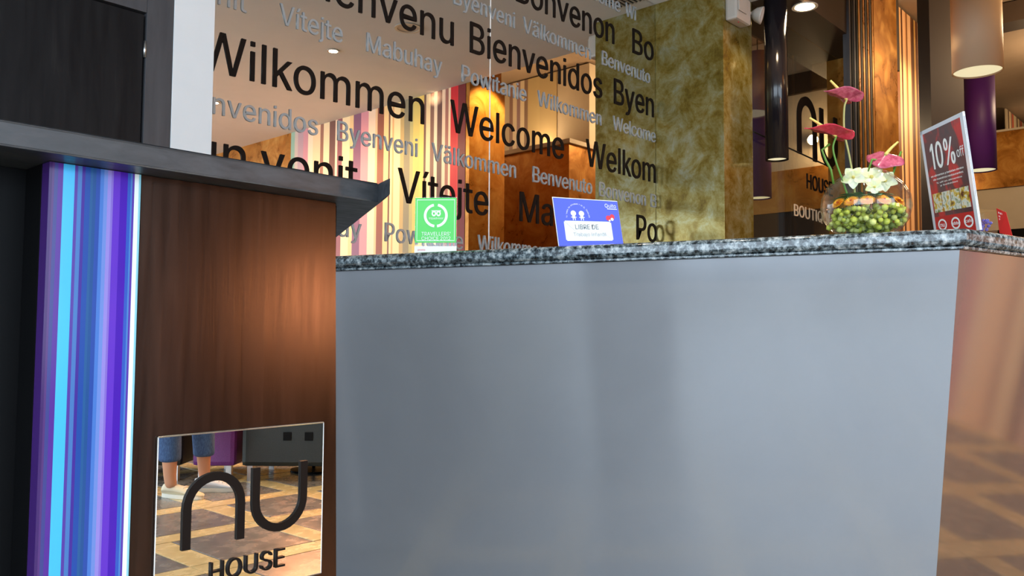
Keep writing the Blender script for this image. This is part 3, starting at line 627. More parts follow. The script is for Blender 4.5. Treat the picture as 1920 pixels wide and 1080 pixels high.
# open facade behind the camera: aluminium window frames with glass
for k, (ax, a0, a1, fixed) in enumerate((('y', -8, 3.1, -5.6), ('x', -5.5, 3.5, -7.9))):
    bm = None
    n = 5
    for q in range(n + 1):
        c = a0 + (a1 - a0) * q / n
        bm = box(fixed - .05, fixed + .05, c - .035, c + .035, 0, ZC, bm) if ax == 'y' else box(c - .035, c + .035, fixed - .05, fixed + .05, 0, ZC, bm)
    for z in (.04, ZC - .05):
        bm = box(fixed - .05, fixed + .05, a0, a1, z - .04, z + .04, bm) if ax == 'y' else box(a0, a1, fixed - .05, fixed + .05, z - .04, z + .04, bm)
    part('window_%d' % (k + 1), bm, 'facade_metal', kind='structure')


def stripes(name, p0, d, bands, z0, z1, thick=.02, m='stripes', parent=None, gap=None, **kw):
    """vertical printed bands (width, colour srgb) starting at p0 along d; facing the side at right of d"""
    d = Vector((d[0], d[1], 0)).normalized()
    n = Vector((d.y, -d.x, 0))
    bm = bmesh.new()
    lay = bm.loops.layers.float_color.new('Col')
    s = 0
    P = Vector((p0[0], p0[1], 0))
    for w, c in bands:
        a, b_ = P + d * s, P + d * (s + w)
        f = bm.faces.new([bm.verts.new((q.x, q.y, z)) for q, z in ((a, z0), (b_, z0), (b_, z1), (a, z1))])
        for l in f.loops:
            l[lay] = (*lin(*c), 1)
        s += w
    # body behind
    a, b_ = P, P + d * s
    a2, b2 = a - n * thick, b_ - n * thick
    V = lambda q, z: bm.verts.new((q.x, q.y, z))
    for quad in ((V(b2, z0), V(a2, z0), V(a2, z1), V(b2, z1)), (V(a2, z0), V(a, z0), V(a, z1), V(a2, z1)), (V(b_, z0), V(b2, z0), V(b2, z1), V(b_, z1)),
                 (V(a2, z1), V(a, z1), V(b_, z1), V(b2, z1)), (V(a2, z0), V(b2, z0), V(b_, z0), V(a, z0))):
        f = bm.faces.new(quad)
        for l in f.loops:
            l[lay] = (*lin(*bands[0][1]), 1)
    me = bpy.data.meshes.new(name)
    bm.to_mesh(me)
    bm.free()
    if parent is not None:
        me.transform(Matrix.Translation(-parent.location))
    return link(name, me, m, parent, **kw)


# striped wall opposite (seen in the mirror): between the gold part and the return pier
def vy(px, x=XE):            # real y of what the mirror shows at picture column px on plane x
    d = ray(px, 300)
    return 2 * YM - d.y / d.x * x
cols_px = [(545, (150, 190, 170)), (552, (205, 190, 180)), (558, (190, 160, 170)), (568, (214, 150, 160)), (577, (246, 226, 196)), (586, (250, 214, 170)), (600, (160, 110, 90)),
           (606, (252, 226, 180)), (617, (120, 80, 70)), (628, (250, 220, 190)), (632, (150, 90, 96)), (641, (255, 230, 180)), (655, (250, 210, 150)), (662, (140, 92, 120)), (676, (222, 150, 160)),
           (690, (252, 220, 190)), (703, (246, 200, 150)), (707, (150, 84, 60)), (719, (255, 214, 150)), (728, (120, 78, 60)), (731, (255, 226, 170)), (735, (240, 180, 120)), (738, (255, 226, 170)),
           (750, (200, 170, 110)), (757, (150, 140, 110)), (768, (190, 180, 120)), (774, (224, 200, 110)), (786, (252, 214, 110)), (794, (120, 84, 70)), (798, (250, 220, 170)), (806, (140, 100, 84)), (813, (252, 226, 190)),
           (819, (110, 74, 66)), (828, (250, 214, 180)), (834, (170, 110, 96)), (840, (252, 220, 180)), (844, (214, 30, 38)), (856, (226, 40, 44)), (858, (120, 30, 30))]
ys = [vy(p) for p, c in cols_px] + [vy(872)]
bands = [(ys[i + 1] - ys[i], cols_px[i][1]) for i in range(len(cols_px))]
Y0, Y1 = ys[0], ys[-1]
# the wall faces -x, so travel along +y with the outside at the left: build facing (-1,0)
def stripes_west(name, x, y0, bands, z0, z1, thick, **kw):
    tot = sum(b[0] for b in bands)
    return stripes(name, (x, y0 + tot), (0, -1), bands[::-1], z0, z1, thick, **kw)
stripes_west('wall_left', XE, Y0, bands, 0, ZC, .3, kind='structure')
RX = 5.92
part('wall_left_return', box(XE + .004, RX, Y1 + .002, Y1 + .05, 0, ZC), 'brass_warm', kind='structure')
part('wall_left_core', box(XE + .302, RX, -7.9, Y1, 0, ZC + .9), 'brass_warm', kind='structure')
part('wall_left_gold', box(XE, XE + .3, -7.9, Y0 - .002, 0, ZC), 'brass_warm', kind='structure')

# block beyond the opening with a gold face, a cove ledge on top and striped wall above
BX, BY = 7.5, 2 * YM - on(1067, 300, 0, 7.5).y
part('trim_2', box(BX, 9.5, -4, BY, 0, 3.08 + DH), 'brass_warm', kind='structure')
part('trim_3', box(BX - .04, 9.5, -4, BY + .04, 3.08 + DH, 3.13 + DH), 'cream', kind='structure')
part('wall_far_left', box(BX + .45, 9.5, -4, BY - .05, 3.131 + DH, ZB), 'cream', kind='structure')
stripes_west('trim_4', BX + .44, BY - 1.35, [(.06, (150, 120, 110)), (.07, (220, 205, 180)), (.06, (150, 124, 130)), (.07, (224, 210, 180)), (.06, (140, 116, 100)), (.2, (196, 176, 130)), (.28, (190, 170, 128))], 3.131 + DH, ZB, .008, kind='structure')

# ------------------------------------------------------------------ wall mirror with the welcome words
mx0, seam = 1.52, on(918, 250, 1, YM).x
mir = empty('wall_mirror', ((mx0 + XB) / 2, YM, 0), 'large wall mirror of tall sheets behind the reception counter carrying welcome words', 'mirror')
for a, b_ in ((mx0, seam - .0037), (seam + .0037, XB - .004)):
    part('mirror_sheet', box(a, b_, YM, YM + .006, .02, ZC - .005), 'mirror', mir)
part('seam_strip', box(seam - .0035, seam + .0035, YM - .001, YM + .007, .02, ZC - .005), 'white_print', mir)
part('mirror_backing', box(mx0, XB - .002, YM + .0065, YM + .018, .01, ZC - .004), 'black', mir)

K = .97
def word(text, z, cap, m, p0, p1, label, extra=0.0):
    dp = .0035
    z += DH
    py = 300
    nat = text_width(text) * cap
    if p0 is not None:
        x0 = on(p0, py, 1, YM).x
    if p1 is not None:
        x1 = on(p1, py, 1, YM).x
    if p0 is None:
        x0 = x1 - nat * K
    if p1 is None:
        x1 = x0 + nat * K
    k = (x1 - x0) / text_width(text)
    pos, x = [], x0 - .055 * k
    for c in text:
        if c != ' ' and x > 1.6 - .6 * cap:
            pos.append((c, x))
        x += advance(c) * k
    e = empty('welcome_word', (pos[0][1], YM - .001, z), label, 'lettering', 'black welcome words on the mirror' if m == 'black_letter' else 'silver welcome words on the mirror')
    for c, x in pos:
        key = (c, m)
        if key not in _gc:
            me = glyph(c, 1.0).copy()
            me.materials.append(M[m])
            me.name = 'letter'
            _gc[key] = me
        o = link('letter', _gc[key], None, e)
        o.location = (x - pos[0][1], 0, 0)
        o.rotation_euler = (PI / 2, 0, 0)
        o.scale = (k, cap, dp)

BL, SL = 'black_letter', 'silver_letter'
big, sm = .172, .093
B_ = 'large black raised word '
S_ = 'small silver raised word '
for a in [
    ('Bonvenon', 2.805, 964, 1153, B_ + 'bonvenon on the mirror just below the ceiling reflection'),
    ('Bo', 2.805, 1185, 1226, B_ + 'beginning bo at the corner with the gold wall, topmost'),
    ('Bienvenu', 2.403, None, 850, B_ + 'bienvenu at the top of the mirror'),
    ('Bienvenidos', 2.403, 877, 1129, B_ + 'bienvenidos running down across the mirror'),
    ('Byen', 2.403, 1150, 1227, B_ + 'beginning byen against the gold wall corner'),
    ('Wilkommen', 1.937, None, 796, B_ + 'wilkommen beside the white pillar'),
    ('Welcome', 1.937, 845, 1057, B_ + 'welcome in the middle of the mirror'),
    ('Welkom', 1.937, 1100, 1230, B_ + 'welkom ending at the gold wall corner'),
    ('Bun venit', 1.515, None, 669, 'large black raised words bun venit just above the black desk top'),
    ('Vítejte', 1.515, 748, 916, B_ + 'vitejte behind the green award card'),
    ('Mabuhay', 1.515, 973, None, B_ + 'mabuhay partly behind the blue sign'),
    ('Po', 1.515, 1192, 1231, B_ + 'beginning po just above the counter at the corner'),
]:
    word(a[0], a[1], big, BL, a[2], a[3], a[4])
for a in [
    ('Welcome', 3.04, None, 1163, S_ + 'welcome over the reflected air vent'),
    ('Wi', 3.04, 1174, 1193, S_ + 'beginning wi beside the reflected air vent at the corner'),
    ('Byenveni', 2.635, 846, 964, S_ + 'byenveni in the topmost full silver row'),
    ('Välkommen', 2.635, 980, 1108, S_ + 'valkommen between the words bonvenon and bienvenidos'),
    ('Benvenuto', 2.635, 1128, 1219, S_ + 'benvenuto over the reflected gold wall, upper one'),
    ('Bun venit', 2.225, None, 454, 'small silver raised words bun venit at the white pillar, top'),
    ('Vítejte', 2.225, 519, 638, S_ + 'vitejte above the reflected ceiling spot'),
    ('Mabuhay', 2.225, 682, 826, S_ + 'mabuhay under the word bienvenu'),
    ('Powitanie', 2.225, 863, 986, S_ + 'powitanie under the word bienvenidos'),
    ('Wilkommen', 2.225, 1008, 1128, S_ + 'wilkommen under the end of bienvenidos'),
    ('Welcome', 2.225, 1150, 1229, S_ + 'welcome under byen at the gold wall corner'),
    ('Bienvenidos', 1.76, None, 595, S_ + 'bienvenidos under the big word wilkommen'),
    ('Byenveni', 1.76, 630, 783, S_ + 'byenveni over the striped reflection'),
    ('Välkommen', 1.76, 810, 968, S_ + 'valkommen under the big word welcome'),
    ('Benvenuto', 1.76, 998, 1110, S_ + 'benvenuto above the blue sign'),
    ('Bonvenon', 1.76, 1123, 1211, S_ + 'bonvenon under the big word welkom'),
    ('B', 1.76, 1219, 1231, 'single small silver raised letter b at the gold wall corner'),
    ('Mabuhay', 1.31, None, 679, S_ + 'mabuhay cut off by the desk top corner'),
    ('Powitanie', 1.31, 722, 869, S_ + 'powitanie behind the green award card'),
    ('Wilkommen', 1.31, 898, 1022, S_ + 'wilkommen low between the green and blue cards'),
]:
    word(a[0], a[1], sm, SL, a[2], a[3], a[4])

# ------------------------------------------------------------------ cabinet and white pillar
CY = 2.86
xa, xb, xc = on(272, 150, 1, CY).x, on(323, 150, 1, CY).x, on(400, 150, 1, CY).x
part('trim_pillar', box(xb, xc, CY, YM - .02, 0, ZC, bev=.002), 'white_paint', kind='structure')
cab = empty('wall_cabinet', (.4, CY, 0), 'tall black stained wood cabinet with a flush door beside the white pillar', 'cabinet')
zr = on(272, 27, 1, CY).z
part('cabinet_body', box(-1.0, xb - .002, CY + .03, YM, 0, ZC), 'black', cab)
part('stile', box(xa, xb - .002, CY, CY + .029, 0, ZC, bev=.001), 'frame_wood', cab)
part('top_rail', box(-1.0, xa - .001, CY, CY + .029, zr + .008, ZC, bev=.001), 'frame_wood', cab)
door = part('door', box(-1.0, xa - .008, CY + .006, CY + .028, .03, zr, bev=.001), 'black_wood', cab)
hz0, hz1 = on(273, 108, 1, CY).z, on(273, 77, 1, CY).z
part('hinge', tube([(xa - .004, CY + .001, hz0), (xa - .004, CY + .001, hz1)], .005, 10), 'steel', cab, smooth=True)

# ------------------------------------------------------------------ reception counter
ZT = 1.15 + DH
g_corner = on(1812, 427, 2, ZT)
g_left = on(640, 479, 2, ZT)
g_right = on(1920, 443, 2, ZT)
df = (g_left - g_corner).normalized()        # along the front, away
dsd = (g_right - g_corner).normalized()      # along the side
nf = Vector((df.y, -df.x, 0))                # inward candidates
if nf.dot(-g_corner) > 0:
    nf = -nf
ns = Vector((dsd.y, -dsd.x, 0))
if ns.dot(-g_corner) > 0:
    ns = -ns
def inter(p, d, q, e):
    den = d.x * e.y - d.y * e.x
    t = ((q.x - p.x) * e.y - (q.y - p.y) * e.x) / den
    return p + d * t
def outline(a, b_, x_end, wid=.46):
    """counter outline shifted in by a (front) and b_ (side)"""
    c = inter(g_corner + nf * a, df, g_corner + ns * b_, dsd)
    L = c + df * 2.42
    R = c + dsd * (x_end)
    Ri = inter(R, ns, c + nf * 0 + dsd * 0 + ns * .46, dsd)
    ci = inter(c + nf * wid, df, c + ns * .46, dsd)
    Li = L + nf * wid
    return [c, R, Ri, ci, Li, L]
cnt = empty('reception_counter', (g_corner.x, g_corner.y, 0), 'grey satin reception counter with tapered faces and a speckled granite top', 'counter')
top = outline(0, 0, 1.5)
part('granite_top', prism(top, ZT - .046, ZT, bev=.014, segs=4), 'granite', cnt, smooth=False)
for f in bpy.data.objects['granite_top'].data.polygons:
    f.use_smooth = abs(f.normal.z) < .98 and abs(f.normal.z) > .02
part('granite_lip', prism(outline(.012, .012, 1.48), ZT - .056, ZT - .0465, bev=.003), 'granite', cnt)
TI = .028
bt = .150
o_top, o_bot = outline(TI, TI, 1.46), outline(TI + .12, TI + .145, 1.46)
part('core', prism(outline(TI + .022, TI + .022, 1.44, .40), 0, ZT - .058, pts2=outline(TI + .112 + .022, TI + .135 + .022, 1.44, .40)), 'black', cnt)
def panel(name, a, b_, c, d, m, t=.018):
    part(name, slab([Vector((a.x, a.y, 0)), Vector((b_.x, b_.y, 0)), Vector((c.x, c.y, ZT - .057)), Vector((d.x, d.y, ZT - .057))], t), m, cnt)
panel('front_panel', o_bot[5], o_bot[0], o_top[0], o_top[5], 'laminate')
panel('side_panel', o_bot[0], o_bot[1], o_top[1], o_top[0], 'bronze')

# ------------------------------------------------------------------ black concierge desk in front
DZ = 1.15 + DH
p0, p1 = on(0, 224, 2, DZ), on(722, 345, 2, DZ)
SY = (p0.y + p1.y) / 2
dth = .038
desk = empty('concierge_desk', (.7, SY, 0), 'dark wood desk with black overhanging top, striped pilaster and mirrored plaque', 'desk')
tip = on(731, 368, 2, DZ - dth)
back = on(600, 470, 2, DZ - dth)
dtop = [Vector((-.6, SY + .012, 0)), Vector((p1.x - .01, SY, 0)), Vector((tip.x, tip.y, 0)), Vector((back.x, back.y, 0)), Vector((-.6, back.y, 0))]
part('desk_top', prism(dtop, DZ - dth, DZ, bev=.004, segs=2), 'desk_top', desk)
PY = SY + .062
zt = DZ - dth - .001
xs0, xs1 = on(78, 700, 1, PY).x, on(253, 700, 1, PY).x
xr_t, xr_b = on(629, 400, 1, PY).x, on(635, 1079, 1, PY).x
zb = on(635, 1079, 1, PY).z
xr0 = xr_b + (xr_b - xr_t) / (1.0) * zb * .5
part('front_panel', slab([(xs1 + .001, PY, 0), (xr0, PY, 0), (xr_t, PY, zt), (xs1 + .001, PY, zt)], .03), 'brown_wood', desk)
stp = [(78, (64, 34, 104)), (84, (84, 50, 120)), (88, (62, 66, 138)), (95, (84, 44, 150)), (105, (70, 188, 250)), (127, (84, 60, 160)), (133, (72, 120, 188)), (141, (66, 44, 150)), (147, (34, 76, 164)),
       (157, (40, 92, 150)), (162, (36, 82, 146)), (168, (44, 78, 166)), (176, (74, 122, 204)), (183, (110, 140, 214)), (190, (146, 136, 216)), (197, (132, 110, 206)), (201, (98, 54, 196)), (214, (72, 30, 176)),
       (228, (54, 92, 190)), (234, (78, 130, 200)), (237, (90, 60, 170)), (241, (234, 248, 252)), (249, (140, 206, 224))]
px_ = [p for p, c in stp] + [253]
sx = [on(p, 700, 1, PY).x for p in px_]
stripes('striped_pilaster', (xs0, PY), (1, 0), [(sx[i + 1] - sx[i], stp[i][1]) for i in range(len(stp))], 0, zt, .03, m='stripes_gloss', parent=desk)
br = Vector((xr_t + .27, back.y - .12))
part('carcass', prism([(xs0 - .9, PY + .10), (xs0 - .001, PY + .10), (xs0 - .001, PY + .031), (xr0 - .004, PY + .031), (1.2, PY + .38), (xs0 - .9, PY + .4)], 0, zt), 'black', desk)

# mirrored plaque with the house sign
QY = PY - .005
qa, qb = on(297, 820, 1, QY), on(607, 792, 1, QY)
qbot = on(607, 1073, 1, QY).z
plq = part('plaque', slab([(qa.x, QY, qbot), (qb.x, QY, qbot), (qb.x, QY, qb.z), (qa.x, QY, qa.z)], .0045), 'mirror_clear', desk)
rim = None
for (a, b_) in (((qa.x, qbot), (qb.x, qbot)), ((qb.x, qbot), (qb.x, qb.z)), ((qb.x, qb.z), (qa.x, qa.z)), ((qa.x, qa.z), (qa.x, qbot))):
    rim = tube([(a[0], QY + .001, a[1]), (b_[0], QY + .001, b_[1])], .0016, 6, rim)
part('plaque_edge', rim, 'chrome', plq)
def qp(px, py):
    v = on(px, py, 1, QY)
    return Vector((v.x, v.z))
def ribbon(pts, w, y0, y1, bm=None):
    """flat stroke of width w through 2-D points, extruded y0..y1"""
    b = bmesh.new()
    L, R = [], []
    for i, p in enumerate(pts):
        d = (pts[min(i + 1, len(pts) - 1)] - pts[max(i - 1, 0)]).normalized()
        n = Vector((-d.y, d.x)) * w / 2
        L.append(p + n)
        R.append(p - n)
    P = L + R[::-1]
    n = len(pts)
    V = [[b.verts.new((p.x, y, p.y)) for p in P] for y in (y0, y1)]
    m = len(P)
    for k in range(n - 1):
        for s in (0, 1):
            b.faces.new((V[s][k], V[s][k + 1], V[s][m - 2 - k], V[s][m - 1 - k]))
    for k in range(m):
        q = (k + 1) % m
        b.faces.new((V[0][k], V[0][q], V[1][q], V[1][k]))
    return merge(bm, b)
def arch(a, b_, top, flip, foot_a, foot_b):
    """n shape between stroke centre columns a,b_; top = z of the arch crown"""
    r = (b_ - a) / 2
    s = -1 if flip else 1
    pts = [Vector((a, foot_a))]
    for k in range(17):
        t = PI - PI * k / 16
        pts.append(Vector(((a + b_) / 2 + r * math.cos(t), top - s * r + s * r * math.sin(t))))
    pts.append(Vector((b_, foot_b)))
    return pts
sw = (qp(357, 960) - qp(341, 960)).x
nl, nr = qp(349, 960).x, qp(450, 960).x
ntop = qp(406, 892).y
part('letter_n', ribbon(arch(nl, nr, ntop, False, qp(349, 1031).y, qp(450, 1010).y), sw, QY - .004, QY - .0005), 'black_letter', plq)
ul, ur = qp(478, 940).x, qp(567, 940).x
part('letter_u', ribbon(arch(ul, ur, qp(521, 988).y, True, qp(478, 877).y, qp(567, 864).y), sw, QY - .004, QY - .0005), 'black_letter', plq)
h0, h1 = qp(391, 1086), qp(533, 1060)
hh = qp(533, 1026).y - h1.y
hx = on(391, 1070, 1, QY).x
hbase = h1.y
part('sign_word', text_mesh('HOUSE', (hx, QY - .0005, hbase), (1, 0, 0), (0, 0, 1), hh, h1.x - hx, .004), 'black_letter', plq)

# ------------------------------------------------------------------ cards on the counter
def cpoint(px, back_):
    """point on the counter top at picture column px, back_ metres behind the front edge"""
    d = ray(px, 450)
    a = g_corner + nf * back_
    den = df.x * d.y - df.y * d.x
    t = ((0 - a.x) * d.y - (0 - a.y) * d.x) / den
    q = a + df * t
    return Vector((q.x, q.y, ZT))
def flat_quad(c, u, v, off, m, name, parent, bm=None):
    pass
class Card:
    """flat object from four corner points; s,t in 0..1 give a place on its face"""
    def __init__(self, tl, tr, br_, bl):
        self.c = [Vector(p) for p in (bl, br_, tr, tl)]
        self.n = (self.c[1] - self.c[0]).cross(self.c[3] - self.c[0]).normalized()
        if self.n.dot(CAM - self.c[0]) < 0:
            self.n = -self.n
    def p(self, s, t, off=0.0):
        a = self.c[0].lerp(self.c[1], s)
        b_ = self.c[3].lerp(self.c[2], s)
        return a.lerp(b_, t) + self.n * off
    def quad(self, s0, s1, t0, t1, off=.0006, thick=.0005, bm=None):
        return slab([self.p(s0, t0, off), self.p(s1, t0, off), self.p(s1, t1, off), self.p(s0, t1, off)], thick, bm)
    def text(self, t, s0, s1, tb, h, off=.0006, bm=None):
        o = self.p(s0, tb, off)
        ex = (self.p(s1, tb, off) - o)
        ey = (self.p(s0, tb + h, off) - o)
        return text_mesh(t, o, ex, ey, ey.length, ex.length, .0004, bm)
    def disc(self, s, t, rs, rt, off=.0006, bm=None, n=20, a0=0, a1=2 * PI, ri=0.0, thick=.0005):
        b = bmesh.new()
        P = lambda a, k: self.p(s + rs * k * math.cos(a), t + rt * k * math.sin(a), off)
        full = a1 - a0 > 6.28
        if ri == 0:
            V = [b.verts.new(P(a0 + (a1 - a0) * i / n, 1)) for i in range(n if full else n + 1)]
            b.faces.new(V)
        else:
            O = [b.verts.new(P(a0 + (a1 - a0) * i / n, 1)) for i in range(n + 1)]
            I = [b.verts.new(P(a0 + (a1 - a0) * i / n, ri)) for i in range(n + 1)]
            for i in range(n):
                b.faces.new((O[i], O[i + 1], I[i + 1], I[i]))
        return merge(bm, b)

def pdepth(p):
    return (Vector(p) - CAM).dot(FW)

# green award card in a clear holder
c0 = cpoint(815, .10)
dg = pdepth(c0)
gl, gr = dep(776, 368, dg + .006), dep(855, 369, dg - .006)
bl_, br_ = dep(777, 475, dg + .006), dep(856, 471, dg - .006)
for v in (bl_, br_):
    v.z = ZT + .001
gl.x, gl.y, gr.x, gr.y = bl_.x, bl_.y, br_.x, br_.y
zg = (gl.z + gr.z) / 2
gl.z = gr.z = zg
G = Card(gl, gr, br_, bl_)
H = zg - ZT
aw = empty('award_card', tuple(c0), 'green and white travel award card in a clear stand on the counter', 'sign')
part('clear_stand', slab([G.p(0, 0), G.p(1, 0), G.p(1, 1), G.p(0, 1)], .004), 'acrylic', aw)
foot = [G.p(0, 0, .0), G.p(1, 0, .0), G.p(1, 0, -.045), G.p(0, 0, -.045)]
part('stand_foot', prism([(q.x, q.y) for q in foot], ZT + .0005, ZT + .003), 'acrylic', aw)
card = part('printed_card', G.quad(.01, .99, .20, .985, off=.0012), 'green_card', aw)
part('paper_strip', G.quad(.0, 1, .0, .14, off=.0012), 'white_print', aw)
bm = G.quad(.05, .95, .23, .24, off=.0018)
for q in ((.05, .95, .945, .955), (.05, .06, .23, .95), (.94, .95, .23, .95)):
    bm = G.quad(*q, off=.0018, bm=bm)
cx, cy, rr = .50, .675, .285
asp = (G.c[1] - G.c[0]).length / H
for (a0, a1) in ((PI * .56, PI * 1.46), (-PI * .46, PI * .44)):
    bm = G.disc(cx, cy, rr, rr * asp, off=.0018, bm=bm, a0=a0, a1=a1, ri=.78, n=18)
bm = G.disc(.455, .71, .055, .05, off=.0018, bm=bm, ri=.45, n=14)
bm = G.disc(.565, .71, .055, .05, off=.0018, bm=bm, ri=.45, n=14)
bm = G.quad(.40, .62, .748, .765, off=.0018, bm=bm)
bm = G.text('tripadvisor', .34, .68, .61, .035, off=.0018, bm=bm)
bm = G.text("TRAVELLERS'", .165, .86, .325, .062, off=.0018, bm=bm)
bm = G.text('CHOICE 2012', .165, .86, .245, .062, off=.0018, bm=bm)
part('white_lettering', bm, 'white_print', card, kind='stuff')
part('red_lettering', G.text('promo', .08, .26, .06, .035, off=.0018), 'red_print', aw)

# blue sign
c0 = cpoint(1105, .10)
db = pdepth(c0)
tl, tr, brr, bll = dep(1035, 369, db + .02), dep(1157, 377, db - .02), dep(1169, 462, db - .035), dep(1047, 468, db + .005)
for v in (brr, bll):
    v.z = ZT + .0065
Bc = Card(tl, tr, brr, bll)
bs = empty('blue_sign', tuple(c0), 'leaning blue sign with a white panel reading libre de trabajo infantil', 'sign')
board = part('sign_board', slab([Bc.p(0, 0), Bc.p(1, 0), Bc.p(1, 1), Bc.p(0, 1)], .005), 'white_print', bs)
part('blue_face', Bc.quad(.012, 1, .0, .985, off=.0008), 'blue_card', bs)
stk = [Bc.p(.5, .75, -.006), Bc.p(.5, .0, -.07)]
part('prop', tube([stk[0], Vector((stk[1].x, stk[1].y, ZT + .003))], .003, 6), 'acrylic', bs)
bm = Bc.quad(.135, .86, .12, .50, off=.0014)
bm = Bc.quad(.15, .845, .10, .52, off=.0014, bm=bm)
# two small figures
for s in (.30, .425):
    bm = Bc.disc(s, .68, .042, .058, off=.0014, bm=bm, n=14)
    bm = Bc.quad(s - .022, s + .022, .575, .63, off=.0014, bm=bm)
    bm = Bc.quad(s - .042, s + .042, .59, .605, off=.0014, bm=bm)
    for q in (-.02, .012):
        bm = Bc.quad(s + q, s + q + .013, .535, .58, off=.0014, bm=bm)
# arc of small capitals
arc = 'TU TAREA ES ESTUDIAR Y NO EL TRABAJAR'
na = len(arc)
for i, ch in enumerate(arc):
    if ch == ' ':
        continue
    a = PI * (1.02 - 1.0 * i / (na - 1))
    rs_, rt_ = .165, .265
    o = Bc.p(.365 + rs_ * math.cos(a), .60 + rt_ * math.sin(a), .0014)
    tang = (Bc.p(.365 + rs_ * math.cos(a - .05), .60 + rt_ * math.sin(a - .05), .0014) - o).normalized()
    outw = Bc.n.cross(tang)
    bm = text_mesh(ch, o, tang, outw, .0042, .0034, .0004, bm)
bm = Bc.text('Quito', .80, .97, .835, .085, off=.0014, bm=bm)
bm = Bc.quad(.83, .98, .80, .815, off=.0014, bm=bm)
part('white_lettering', bm, 'white_print', board, kind='stuff')
part('dark_lettering', Bc.text('LIBRE DE', .30, .66, .345, .10, off=.002), 'grey_print', board)
part('grey_lettering', Bc.text('Trabajo Infantil', .26, .76, .20, .075, off=.002), 'pale_print', board)
bm = Bc.disc(.83, .60, .038, .06, off=.002, n=14)
bm = Bc.disc(.89, .63, .036, .062, off=.002, bm=bm, n=14)
part('red_emblem', bm, 'red_print', board)
bm = Bc.disc(.885, .575, .022, .035, off=.0024, n=10)
bm = Bc.disc(.845, .545, .015, .022, off=.0024, bm=bm, n=10)
part('white_emblem', bm, 'white_print', board)

# tall discount poster in a clear frame
sc_ = 1.045
PA = Card(dep(1725, 248, 2.46 * sc_), dep(1805, 209, 2.26 * sc_), dep(1838, 431, 2.26 * sc_), dep(1753, 440, 2.46 * sc_))
dz = ZT + .003 - min(v.z for v in PA.c)
po = empty('discount_poster', tuple(PA.p(.5, 0)), 'maroon ten percent off poster in a clear frame at the counter corner', 'poster')
part('clear_frame', slab([PA.p(0, 0), PA.p(1, 0), PA.p(1, 1), PA.p(0, 1)], .006), 'acrylic', po)
fr = None
for q in ((0, 1, .965, 1), (0, .055, 0, 1), (.93, 1, 0, 1)):
    fr = PA.quad(*q, off=.001, thick=.007, bm=fr)
part('frame_edge', fr, mat('frosted_edge', (.72, .76, .82), .15, spec=.8), po)
face = part('poster_face', PA.quad(.055, .93, .0, .965, off=.0006), 'maroon', po)
bm = PA.text('10%', .17, .73, .61, .235, off=.0014)
bm = PA.text('10%', .182, .742, .61, .235, off=.0015, bm=bm)
bm = PA.text('10%', .176, .736, .606, .243, off=.0016, bm=bm)
bm = PA.text('off', .76, .91, .645, .085, off=.0014, bm=bm)
bm = PA.text('en alimentos y bebidas dentro', .12, .86, .54, .018, off=.0014, bm=bm)
bm = PA.text('de nuestros restaurantes', .16, .84, .505, .018, off=.0014, bm=bm)
bm = PA.text('% off en alimentos', .22, .80, .47, .014, off=.0014, bm=bm)
bm = PA.text('y bebidas', .30, .70, .44, .014, off=.0014, bm=bm)
for s in (.22, .52, .80):
    bm = PA.disc(s, .085, .10, .055, off=.0014, bm=bm, ri=.72, n=16)
bm = PA.text('nu', .17, .27, .065, .04, off=.0014, bm=bm)
bm = PA.text('adobe', .44, .60, .07, .03, off=.0014, bm=bm)
bm = PA.text('cafe', .73, .88, .075, .03, off=.0014, bm=bm)
part('white_lettering', bm, 'white_print', face, kind='stuff')
for k in range(4):
    s0 = .09 + k * .205
    part('food_picture', PA.quad(s0, s0 + .19, .205, .385, off=.0014), 'photo', face)
part('red_strip', PA.quad(.056, .929, .0, .165, off=.0009), 'red_card', face)

# sweets box and red card behind the poster
def side_pt(px, inn):
    d = ray(px, 450)
    a = g_corner + ns * inn
    den = dsd.x * d.y - dsd.y * d.x
    t = ((0 - a.x) * d.y - (0 - a.y) * d.x) / den
    q = a + dsd * t
    return Vector((q.x, q.y, ZT))
a, b_ = side_pt(1838, .07), side_pt(1871, .06)
sb = empty('sweets_box', tuple((a + b_) / 2), 'small clear box of blue wrapped sweets behind the discount poster', 'box')
w2 = Vector((.02, .05, 0))
pts = [a, b_, b_ + w2, a + w2]
lo_ = [Vector((p.x, p.y, 0)) for p in pts]
for i in range(4):
    j = (i + 1) % 4
    part('box_side', slab([Vector((lo_[i].x, lo_[i].y, ZT + .001)), Vector((lo_[j].x, lo_[j].y, ZT + .001)), Vector((lo_[j].x, lo_[j].y, ZT + .08)), Vector((lo_[i].x, lo_[i].y, ZT + .08))], .0015), 'acrylic', sb)
bm = None
for k in range(26):
    s, t = random.uniform(.12, .88), random.uniform(.15, .85)
    q = a.lerp(b_, s) + w2 * t
    z = ZT + .008 + random.uniform(0, .05)
    b2 = bmesh.new()
    bmesh.ops.create_icosphere(b2, subdivisions=1, radius=.007)
    b2.transform(Matrix.Translation((q.x, q.y, z)) @ Matrix.Diagonal((1.3, .8, .8, 1)))
    bm = merge(bm, b2)
part('wrapped_sweets', bm, 'candy', sb, kind='stuff')
a, b_ = side_pt(1871, .09), side_pt(1897, .09)
rc = empty('red_card', tuple(a.lerp(b_, .5)), 'small leaning red card beside the sweets box at the counter end', 'card')
d0 = pdepth(a)
RC = Card(dep(1868, 390, d0 + .02), dep(1886, 398, d0 - .01), dep(1898, 442, d0 - .02), dep(1874, 437, d0 + .01))
rb = part('card_board', slab([RC.p(0, 0), RC.p(1, 0), RC.p(1, 1), RC.p(0, 1)], .002), 'red_card', rc)
bm = RC.text('NU', .15, .75, .80, .08)
bm = RC.text('DULCES', .15, .8, .66, .07, bm=bm)
bm = RC.text('PARA TI', .15, .8, .54, .07, bm=bm)
